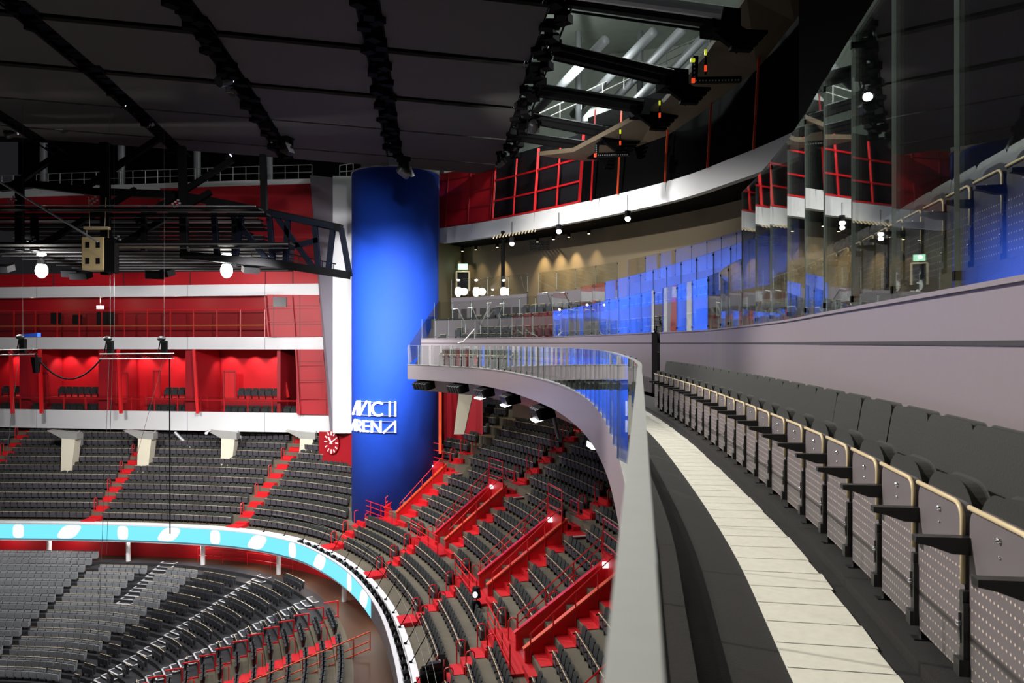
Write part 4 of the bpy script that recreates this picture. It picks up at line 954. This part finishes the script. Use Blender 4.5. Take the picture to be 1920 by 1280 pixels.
# wall, pillar and struts behind the upper ring at the right of the tower
struct(sweep_obj('wall_ring', RB, sC+1, RB.L, rect(16.4, 16.6, -4.4, -1.9), 'red', 1))
quadwall('wall_ring', [at(824, 690, 55.5), at(905, 700, 54), at(905, 870, 54), at(824, 870, 55.5)], 'dred')
mb = MB(); mb.bar(at(825.5, 690, 50.5), at(825.5, 850, 50.5), .2, .2); tag(mb.build('pipe', 'orange'), 'upright orange red pipe at the right edge of the blue tower', 'pipe')
mb = MB(); mb.prism([at(851, 814, 50), at(870, 814, 50), at(888, 732, 50), at(861, 732, 50)], (0, 1.2, 0)); tag(mb.build('pillar', 'cream'), 'cream leaning pillar between the blue tower and the red wall under the balcony', 'pillar')
mb = MB(); mb.prism([at(961, 752, 42), at(1000, 757, 42), at(996, 786, 42), at(961, 781, 42)], (0, 1, 0)); tag(mb.build('wall_block', 'cream'), 'pale square block hanging under the balcony above the top seat rows', 'block')
tag(MB().tube([at(1033, 765, 38), at(1048, 822, 38)], .09, 8).build('steel_strut', 'silver'), 'silver tube strut under the balcony, right of the pale block', 'strut')

# ------------------------------------------------------------------ white fascia, red panels, curtains above the balcony
tA = TB.at_px(789, 0, 0, 8); t9 = TB.at_px(916, 0); t10 = TB.at_px(1081, 0)
struct(sweep_obj('trim_13', TB, tA, TB.L, [(0, 7.15), (.4, 7.15), (.5, 8.25), (.1, 8.25)], 'white', .6))
mb = MB()
for px in (883, 1001, 1121, 1246): t = TB.at_px(px, 0); p = TB.off(t, .03); mb.bar((p.x, p.y, 7.15), (*TB.off(t, .13-.03), 8.25), .03, .03)
struct(mb.build('trim_14', 'wallgrey2'))
sweep(MB(), TB, tA+.05, t9, [(.25, 8.25), (.4, 8.25), (.75, 12.3), (.6, 12.3)], .5)
pw = sweep(MB(), TB, tA+.05, t9, [(.25, 8.25), (.4, 8.25), (.75, 12.3), (.6, 12.3)], .5).build('wall_panelled', 'red'); struct(pw)
mb = MB(); nC = 3
def tw(t, z, k=0): q = TB.off(t, .25+(z-8.25)*.086-.03-k); return Vector((q.x, q.y, z))
for j in range(nC+1): t = tA+.1+(t9-tA-.15)*j/nC; mb.bar(tw(t, 8.3), tw(t, 12.2), .05, .05)
for z in (8.35, 9.45, 10.6, 11.75):
    for j in range(12): a = tA+.1+(t9-tA-.15)*j/12; b = tA+.1+(t9-tA-.15)*(j+1)/12; mb.bar(tw(a, z), tw(b, z), .04, .04)
struct(mb.build('trim_15', 'dred'))
wf = empty('window_5', tw((t9+t10)/2, 8.3)); wf['kind'] = 'structure'
mb = MB()
for j in range(5): t = t9+.15+(t10-t9-.2)*j/4; mb.bar(tw(t, 8.3), tw(t, 12.4), .16 if j in (2, 4) else .10, .1)
for z in (8.36, 9.6, 11.0):
    for j in range(10): a = t9+.1+(t10-t9-.1)*j/10; b = t9+.1+(t10-t9-.1)*(j+1)/10; mb.bar(tw(a, z), tw(b, z), .1, .1)
mb.build('frame', 'redsteel', wf, world=True)
sweep(MB(), TB, t9, t10, [(.45, 8.25), (.5, 8.25), (.9, 12.6), (.85, 12.6)], .5).build('pane', 'glassd', wf, world=True)
struct(sweep_obj('wall_curtain', TB, t10+.05, TB.L, [(.3, 8.25), (.45, 8.25), (1.0, 13.4), (.85, 13.4)], 'curtain', .6))
first = None
for k, px in enumerate((1110, 1160, 1249, 1329, 1418, 1518, 1640)):
    t = TB.at_px(px, .1); o = MB().bar((*TB.off(t, .0), 8.2), (*TB.off(t, .35), 13.5), .09, .09).build('steel_post', 'redsteel' if k == 0 else 'orange')
    tag(o, 'thin leaning orange red post before the black drapes, %s' % ('dark one nearest the red window grid', 'first bright one from the window grid', 'second from the window grid', 'third from the window grid', 'fourth from the window grid', 'fifth, beside the tall glass', 'sixth, behind the tall glass')[k], 'post')
# brown roof lining band
O = [at(1120, 305, 44), at(1185, 298, 42.5), at(1310, 215, 36), at(1420, 130, 32.5), at(1490, 40, 30), at(1560, -60, 27.5)]
I = [at(1010, 292, 45), at(1075, 285, 41.8), at(1240, 198, 35.7), at(1320, 108, 32), at(1400, -5, 28.1), at(1460, -110, 25)]
for k in range(len(O)-1):
    pass
mb = MB(); n = len(O); V = [tuple(p) for p in O]+[tuple(p) for p in I]; V += [(x, y, z+.25) for x, y, z in V]
mb.add(V, [(k, k+1, n+k+1, n+k) for k in range(n-1)]+[(2*n+k, 2*n+n+k, 2*n+n+k+1, 2*n+k+1) for k in range(n-1)]+[(k, 2*n+k, 2*n+k+1, k+1) for k in range(n-1)]+[(n+k, n+k+1, 3*n+k+1, 3*n+k) for k in range(n-1)])
struct(mb.build('ceiling', 'brown'))
# ------------------------------------------------------------------ CEILING: acoustic panels, catwalks
def zc(Y): return 13.0-.0022*(Y-28)**2
X0 = [-34.5, -27, -19.2, -12.6, -5.5, 1.95]
def gx(i, Y): return X0[i]-.105*(Y-28.3)
def cp(i, f, yb):
    """point of the ceiling: f from gap line i to i+1, row coordinate yb"""
    Y = yb
    for _ in range(4):
        xa, xb = gx(i, Y)+.5, gx(i+1, Y)-.5; X = xa+(xb-xa)*f; Y = yb+.25*(X+12)
    return Vector((X, Y, zc(Y)))
ROWS = [(19.5, 24.0), (24.3, 25.3), (25.6, 30.0), (30.25, 31.5), (31.75, 36.5), (36.7, 37.5), (37.7, 42.3), (42.5, 47.2), (47.4, 49.4)]
CN = ['far left column', 'second column from the left', 'middle column', 'column above the tower', 'column beside the open roof']
RN = ['nearest row', 'narrow strip of the near rows', 'second wide row', 'second narrow strip', 'third wide row', 'third narrow strip', 'fourth wide row', 'fifth wide row', 'last low row']
for i in range(5):
    for j, (y0, y1) in enumerate(ROWS):
        mb = MB(); n = 4; up = .18 if j in (1, 3, 5) else 0; V = []
        for yb in (y0, y1):
            for k in range(n+1): p = cp(i, k/n, yb); V.append((p.x, p.y, p.z+up))
        m = len(V); V += [(x, y, z+.14) for x, y, z in V]; q = n+1
        fcs = [(k, k+1, q+k+1, q+k) for k in range(n)]+[(m+k, m+q+k, m+q+k+1, m+k+1) for k in range(n)]+[(k, m+k, m+k+1, k+1) for k in range(n)]+[(q+k, q+k+1, m+q+k+1, m+q+k) for k in range(n)]+[(0, q, m+q, m), (n, m+n, m+q+n, q+n)]
        mb.add(V, fcs); o = mb.build('acoustic_panel', 'ceil'); tag(o, 'dark acoustic panel, %s, %s' % (RN[j], CN[i]), 'ceiling panel', 'acoustic ceiling panels')
struct(MB().prism([(-60, 12, 14.6), (3.2, 12, 14.6), (gx(5, 52)+.3, 52, 14.0), (-60, 52, 14.0)], (0, 0, .1)).build('ceiling', 'black'))  # added black backing: darkens the ceiling gaps and blocks dome light
for i, x0 in enumerate(X0):
    o = empty('catwalk', (gx(i, 38), 38, 13), 'black trussed lighting catwalk in the ceiling gap, %s' % ('leftmost', 'second from the left', 'third from the left', 'fourth, with the lit lamp', 'above the blue tower', 'beside the open roof')[i], 'catwalk')
    mb = MB(); ys = [20+k*1.5 for k in range(20)]; P = lambda Y, dx, dz: (gx(i, Y)+dx, Y, zc(Y)+dz)
    for dx in (-.45, .45):
        for dz in (.05, 1.1): mb.tube([P(Y, dx, dz) for Y in ys], .05, 5)
        for a, b in zip(ys, ys[1:]): mb.tube([P(a, dx, .05), P(b, dx, 1.1)], .03, 4)
    for Y in ys: mb.box(P(Y, 0, .05), (.95, .08, .06))
    mb.build('truss', 'blacks', o, world=True)
    mb = MB(); [mb.prism([P(Y, -.4, .25), P(Y, .4, .25), P(Y+1.1, .4, .25), P(Y+1.1, -.4, .25)], (0, 0, .03)) for Y in ys[:-1]]; mb.build('deck', 'navy', o, world=True)
    [MB().box(P(Y, random.uniform(-.3, .3), -.05), (.35, .3, .3), random.random()).build('junction_box', 'black', o, world=True) for Y in ys if random.random() < .55]
    if i in (3, 4, 5):
        mb = MB(); [mb.box(P(20+.75*k, .35*math.sin(k*2.1), -.12-.1*math.sin(k*1.7)), (.42, .55, .35), k*.8) for k in range(38)]; mb.build('equipment', 'black', o, world=True)
for k, (x, y, Y, lit, s, nm) in enumerate(((421, 150, 36, 'lampdim', 1.9, 'large bright one in the middle of the ceiling'), (436, 172, 37, 'plastic', 1.4, 'small dark one below the bright one'), (246, 205, 42, 'lampdim', 1.4, 'third bright one from the left'), (272, 228, 43, 'plastic', 1.5, 'boxy dark one in the third gap'), (345, 262, 46, 'lampdim', 1.2, 'bright one above the top guard rail'), (428, 294, 48, 'lampdim', 1.0, 'small bright one at the ceiling edge'), (20, 250, 44, 'lampdim', 1.6, 'bright one at the left edge'), (122, 240, 44, 'plastic', 1.7, 'dark one near the left edge'), (538, 280, 45, 'plastic', 2.0, 'dark one at the ceiling edge left of the tower'), (757, 322, 44, 'plastic', 1.9, 'dark one before the top of the blue tower'), (1000, 237, 42, 'plastic', 1.7, 'dark one at the open roof edge'), (940, 305, 46, 'plastic', 1.5, 'dark one above the red window grid'))):
    p = at(x, y, Y); o = moving_head((p.x, p.y, p.z+.45*s), 2.6+k, 'hanging black stage light, %s' % nm, lit, True, s)
    if lit == 'plastic': MB().box((.1, .2, .45), (.24, .3, .02), rx=1.1).build('paper_tag', 'silver', o)
# open roof on the right: black beams, silver tubes, pale dome
struct(MB().box((-5, 35, 24), (90, 90, .3)).build('ceiling', 'dome')); 
struct(MB().prism([(-6, 66, 9), (26, 56, 9), (26, 56, 24), (-6, 66, 24)], (0, .3, 0)).build('wall_roof', 'dome'))
for k, (a, b) in enumerate((((1062, 3), (1345, 42)), ((1040, 100), (1256, 150)), ((1005, 172), (1203, 203)), ((990, 224), (1138, 252)), ((965, 258), (1120, 280)))):
    A = at(*a, (28.8, 33.6, 38.6, 42.5, 45)[k]); B = at(*b, (27.2, 33, 36.8, 40.2, 42.5)[k])
    o = empty('roof_beam', (A+B)/2, 'black roof beam with ribbed pipe across the open roof, %s' % ('nearest, with the wide ribbed duct', 'second', 'third', 'fourth', 'farthest, above the red window grid')[k], 'beam')
    MB().bar(A, B, .35, .35).build('beam', 'blacks', o, world=True); dv = Vector((0, 1.0, .1)); MB().bar(A+dv, B+dv, .08, .08).build('lower_cable', 'black', o, world=True)
    n = 60; D = (B-A); pts = []
    mb = MB(); mb.tube([A-Vector((0, .7, -.05)), B-Vector((0, .7, -.05))], .16 if k else .24, 10)
    mb.build('duct', 'blacks' if k else 'silver', o, world=True)
    C = B+Vector((.1, .0, -.05)); MB().box(C, (1.1, 1.0, .8), .25).build('motor_housing', 'black', o, world=True)
    for j in range(4): MB().box(C+Vector((1.05-.13*j, -.3, -.45-.2*j)), (1.1-.1*j, .3, .11), .1).build('fin', 'black', o, world=True)
    MB().prism([C+Vector((.2, -.3, .1)), C+Vector((1.0, -.3, -.4)), C+Vector((.6, -.3, -1.1)), C+Vector((-.3, -.3, -.4))], (0, .3, 0)).build('fin_holder', 'black', o, world=True)
    mk = {0: ((1323, 98), (1323, 128), 27), 1: ((1237, 193), (1237, 216), 34), 2: ((1163, 247), (1163, 268), 38)}.get(k)
    if mk:
        MB().box(at(*mk[0], mk[2]), (.07, .07, .2)).build('yellow_marker', 'yel', o, world=True); MB().box(at(*mk[1], mk[2]), (.08, .08, .2)).build('red_marker', 'redl', o, world=True); MB().bar(at(mk[0][0], mk[0][1]-6, mk[2]+.1), at(mk[1][0], mk[1][1]+12, mk[2]+.1), .07, .07).build('marker_rod', 'black', o, world=True)
for k, (x0, x1, y, Y) in enumerate(((1302, 1385, 151, 29), (1118, 1176, 291, 37.5))):
    o = empty('lighting_rack', at(x0, y, Y), 'black frame with small lights under the roof lining, %s' % ('large one', 'small one above the red window grid')[k], 'lighting rack')
    q = 45 if k == 0 else 22
    MB().bar(at(x0, y, Y+.1), at(x1+4, y-2, Y+.1), .22, .2).bar(at(x0, y+3, Y+.1), at(x0+2, y-q, Y+.1), .2, .2).build('frame', 'black', o, world=True)
    for j in range(14): MB().box(at(x0+4+(x1-x0-4)*j/13, y-.2*j/2, Y-.05), (.05, .04, .05)).build('led_dot', 'silver', o, world=True)
    for j in range(1, 6): MB().box(at(x0, y-q*j/6, Y-.05), (.05, .04, .05)).build('led_dot', 'silver', o, world=True)
    MB().box(at(x0-2, y, Y-.1), (.12, .1, .16)).build('red_marker', 'redl', o, world=True)
    if k == 0: MB().box(at(x0-3, y-38, Y-.1), (.16, .1, .12)).build('yellow_marker', 'yel', o, world=True)
for k, (x, y) in enumerate(((985, 205), (1075, 190), (1130, 185), (1190, 180), (1255, 165), (1100, 260), (1150, 255), (1200, 238))):
    A = at(x, y+25, 52); B = at(x+150, y-130, 42)
    tag(MB().tube([A, B], .28, 12).build('steel_tube', 'tubem', smooth=True), 'thick silver roof tube slanting behind the black beams, %s' % ('leftmost', 'second from the left', 'third from the left', 'fourth from the left', 'fifth, rightmost upper one', 'left one of the low trio', 'middle one of the low trio', 'right one of the low trio')[k], 'tube')
for k, px in enumerate((1085, 1200)): tag(MB().tube([at(px, 60, 50), at(px, 250, 50)], .22, 10).build('steel_tube', 'tubem', smooth=True), 'upright silver roof tube behind the black beams, %s' % ('left', 'right')[k], 'tube')
mb = MB()
for q in range(9): mb.tube([at(1010+40*q, 243-19*q, 47), at(1010+40*q, 213-19*q, 47)], .03, 4)
mb.tube([at(1010, 213, 47), at(1330, 61, 47)], .035, 4).tube([at(1010, 228, 47), at(1330, 76, 47)], .03, 4)
tag(mb.build('guard_rail', 'steelw'), 'thin pale guard rail of the roof walkway seen through the open roof', 'railing')
tag(MB().prism([at(1085, 228, 51), at(1185, 222, 51), at(1170, 190, 51), at(1110, 200, 51)], (0, .2, 0)).build('roof_sheet', 'white'), 'pale sheet glowing between the roof tubes above the third beam', 'sheet')

# ------------------------------------------------------------------ LIGHTING GANTRY on the left
gy = empty('gantry', at(300, 450, 46), 'huge black steel lighting gantry with many thin pale pipes, hanging at the left', 'gantry')
mb = MB(); k = 0
for j in range(11):
    Y = 38.5+1.75*j; z = 7.15; xr = -.335*Y+random.uniform(-1, .4); x = -31-random.uniform(0, 3)
    MB().tube([(x, Y, z), (xr, Y, z-.1)], .035, 6).build('pale_pipe', 'pipe', gy, world=True)
    mb.box(((x+xr)/2, Y+.8, z-.12), (xr-x, .75, .1))
mb.build('deck', 'black', gy, world=True)
mb = MB()
for j in range(9):
    Y = 40+1.8*j; z = 5.3; xr = -.3*Y
    MB().tube([(-31, Y, z), (xr, Y, z)], .03, 5).build('pale_pipe', 'pipe', gy, world=True)
    mb.box(((-31+xr)/2, Y+.85, z+.1), (xr+31, 1.0, .12))
mb.build('lower_deck', 'blacks', gy, world=True)
def vbar(pts, w_, nm='column', m='blacks'):
    mb = MB(); [mb.bar(a, b, w_, w_) for a, b in zip(pts, pts[1:])]; mb.build(nm, m, gy, world=True)
for a, b, w_ in (((37, 330), (37, 470), .34), ((197, 268), (199, 515), .42), ((341, 275), (347, 480), .38), ((493, 290), (496, 400), .32), ((64, 400), (66, 470), .3), ((270, 385), (270, 470), .25), ((440, 390), (440, 500), .25)): vbar([at(*a, 42), at(*b, 42)], w_)
for a, b in (((300, 258), (150, 358)), ((436, 300), (255, 415)), ((255, 355), (60, 470)), ((395, 360), (190, 480)), ((20, 350), (95, 300))): vbar([at(*a, 42.5), at(*b, 42.5)], .3, 'brace')
vbar([at(0, 352, 43), at(60, 345, 43), at(180, 360, 43), at(330, 365, 43), at(440, 385, 43), at(640, 428, 42)], .42, 'top_chord'); vbar([at(0, 470, 43), at(200, 462, 43)], .3, 'lower_chord')
vbar([at(205, 462, 42), at(345, 460, 42)], .26, 'beam', 'brown'); vbar([at(340, 478, 42), at(500, 492, 42), at(655, 516, 41)], .42, 'lower_chord'); vbar([at(388, 388, 42), at(480, 395, 42), at(640, 428, 42)], .3, 'top_chord', 'navy')
for a, b in (((400, 385), (408, 486)), ((455, 395), (440, 490)), ((505, 402), (512, 494)), ((540, 408), (535, 498)), ((590, 420), (597, 505)), ((625, 425), (615, 510)), ((640, 428), (656, 518)), ((597, 450), (515, 470)), ((515, 402), (590, 505)), ((425, 390), (505, 492))): vbar([at(*a, 42), at(*b, 42)], .28, 'truss_post', 'navy')
mb = MB()
for q in range(9): mb.tube([at(450+22*q, 455+5*q, 44), at(450+22*q, 478+5*q, 44)], .03, 4)
mb.tube([at(440, 452, 44), at(630, 495, 44)], .035, 4).tube([at(440, 463, 44), at(630, 507, 44)], .03, 4); mb.build('walkway_rail', 'black', gy, world=True)
mb = MB()
for (x, y) in ((22, 372), (175, 372), (330, 378), (58, 447), (218, 446)):
    for a in range(3):
        for b in range(2): mb.box(at(x-6+5*a+3*b, y+4-3.5*a+6*b, 41.5), (.09, .09, .09))
mb.build('bolt', 'silver', gy, world=True)
[MB().box(at(x, y, 43), (s*1.1, s*.8, .35), r, .3).build('hung_lamp', 'black', gy, world=True) for x, y, s, r in ((130, 512, .7, .4), (152, 516, .9, 0), (290, 515, .9, .5), (310, 512, .8, -.3), (5, 503, .9, 0), (470, 505, .8, .6))]
tag(MB().tube([at(-10, 335, 38), at(183, 453, 38)], .055, 6).build('steel_pole', 'silver'), 'long thin pale pole slanting across the gantry at the left', 'pole')
for k, (x, y) in enumerate(((78, 507), (425, 507))):
    p = at(x, y, 44.5); o = empty('floodlight_lamp', p, 'blazing white floodlight under the gantry, %s' % ('left of the hanging wooden speaker crate', 'left of the blue tower')[k], 'light')
    MB().ball((0, 0, 0), .36, 1, .8, 1.25, 14).build('bulb', 'lampw', o, smooth=True); MB().cyl((0, 0, .35), .3, .35, 12, .15).build('reflector', 'chrome', o); MB().ball((0, 0, .95), .3, 1, .5, .32).build('bulb_reflection', 'lampw', o); MB().tube([(0, .1, .5), (0, .1, 1.3)], .04, 5).build('hanger', 'blacks', o)  # upper glowing oval stands for the bulb's reflection under the deck
    lamp('flood', 'POINT', (p.x, p.y-.5, p.z), 700, (1, .95, .88), size=.3)
# wooden speaker crate on chains
p = at(182, 475, 40); o = empty('speaker_crate', p, 'pale plywood crate with four dark square openings hanging on chains in the gantry', 'speaker')
b = MB().box((0, 0, -.05), (1.15, .9, 1.75)).build('cabinet', 'wood', o, bevel=.03); MB().box((.62, .3, -.1), (.5, 1.2, 1.8), .3).build('side', 'black', o)
for x in (-.25, .3):
    for z in (-.45, .4): MB().box((x, -.46, z), (.2, .06, .3)).build('opening', 'glassd', b)
MB().box((0, 0, 1.35), (1.3, .3, .14)).build('spreader_bar', 'trimc', o)
mb = MB()
for x in (-.55, .6): mb.tube([(x, 0, .8), (x, 0, 1.35)], .02, 4).tube([(x*.7, 0, 1.4), (x*.8, 0, 3.0)], .015, 4)
mb.build('chain', 'trimc', o)
# hanging trusses, chain motors, cable, speaker
def truss(a, b, Y, label, m='steelw'):
    A, B = at(*a, Y), at(*b, Y); o = empty('truss', (A+B)/2, label, 'truss'); h = .27; mb = MB()
    for dy, dz in ((-.15, h/2), (.15, h/2), (-.15, -h/2), (.15, -h/2)): mb.tube([A+Vector((0, dy, dz)), B+Vector((0, dy, dz))], .03, 6)
    mb.build('chord', m, o, world=True); mb = MB(); n = int((B-A).length/.35)
    for k in range(n):
        p = A.lerp(B, k/n); q = A.lerp(B, (k+1)/n)
        for dy in (-.15, .15): mb.tube([p+Vector((0, dy, h/2*(1 if k % 2 else -1))), q+Vector((0, dy, -h/2*(1 if k % 2 else -1)))], .018, 4)
    mb.build('lattice', 'blacks', o, world=True); return o
truss((-30, 661), (66, 659), 40, 'dark hanging truss at the left edge with a hanging black speaker'); truss((190, 668), (324, 667), 40, 'bright hanging truss between two black chain motors')
for k, (x, y) in enumerate(((43, 645), (207, 648), (308, 648))):
    p = at(x, y, 40); o = empty('chain_motor', p, 'black chain motor standing on the hanging truss, %s' % ('left one below the blue cloth', 'middle one', 'right one')[k], 'motor')
    MB().box((0, 0, -.1), (.3, .28, .75), .1).build('body', 'black', o, bevel=.04); MB().ball((-.15, 0, .38), .2, 1.2, .8, .7).build('chain_bag', 'plastic', o, smooth=True); MB().tube([(-.2, 0, .3), (-.35, 0, -.5)], .03, 5).build('strap', 'black', o)
    MB().tube([(0, 0, .3), (-.05 if k == 1 else 0, 0, (y+0-0)*F*0+13.0-p.z)], .007, 4).build('chain', 'pipe', o)
    if k == 1: MB().tube([(.2, 0, .3), (.2, 0, 13-p.z)], .007, 4).build('cable', 'pipe', o)
p = at(56, 629, 40); tag(MB().prism([at(38, 627, 40), at(70, 624, 40), at(70, 631, 40), at(38, 632, 40)], (0, .3, 0)).build('cloth', 'bluefl'), 'small blue cloth on the chain motor at the left', 'cloth')
p = at(68, 683, 40); o = empty('hanging_speaker', p, 'tapered black speaker hanging from the end of the left truss', 'speaker'); MB().cyl((0, 0, -.45), .15, .85, 10, .26).build('cabinet', 'black', o); MB().tube([(0, 0, .35), (0, 0, .6)], .04, 5).build('bracket', 'blacks', o)
pts = [at(68, 668, 40).lerp(at(190, 672, 40), k/16)-Vector((0, 0, 1.15*(1-((k-8)/8)**2))) for k in range(17)]
tag(MB().tube(pts, .045, 6).build('cable', 'blacks', smooth=True), 'thick dark cable sagging between the two hanging trusses', 'cable')
for k, (a, b, r_) in enumerate((((318, 672), (319, 1000), .035), ((205, 670), (183, 1230), .012), ((212, 640), (200, 1040), .01), ((36, 660), (0, 960), .01), ((307, 672), (255, 860), .01))):
    tag(MB().tube([at(*a, 40), at(*b, 42)], r_, 5).build('wire', 'black' if k == 0 else 'pipe'), 'long thin wire hanging below the trusses, %s' % ('thick black one below the right motor', 'pale one crossing the lower ring', 'pale one ending at the ribbon', 'pale one at the left edge', 'short pale one slanting to the first red stair')[k], 'wire')
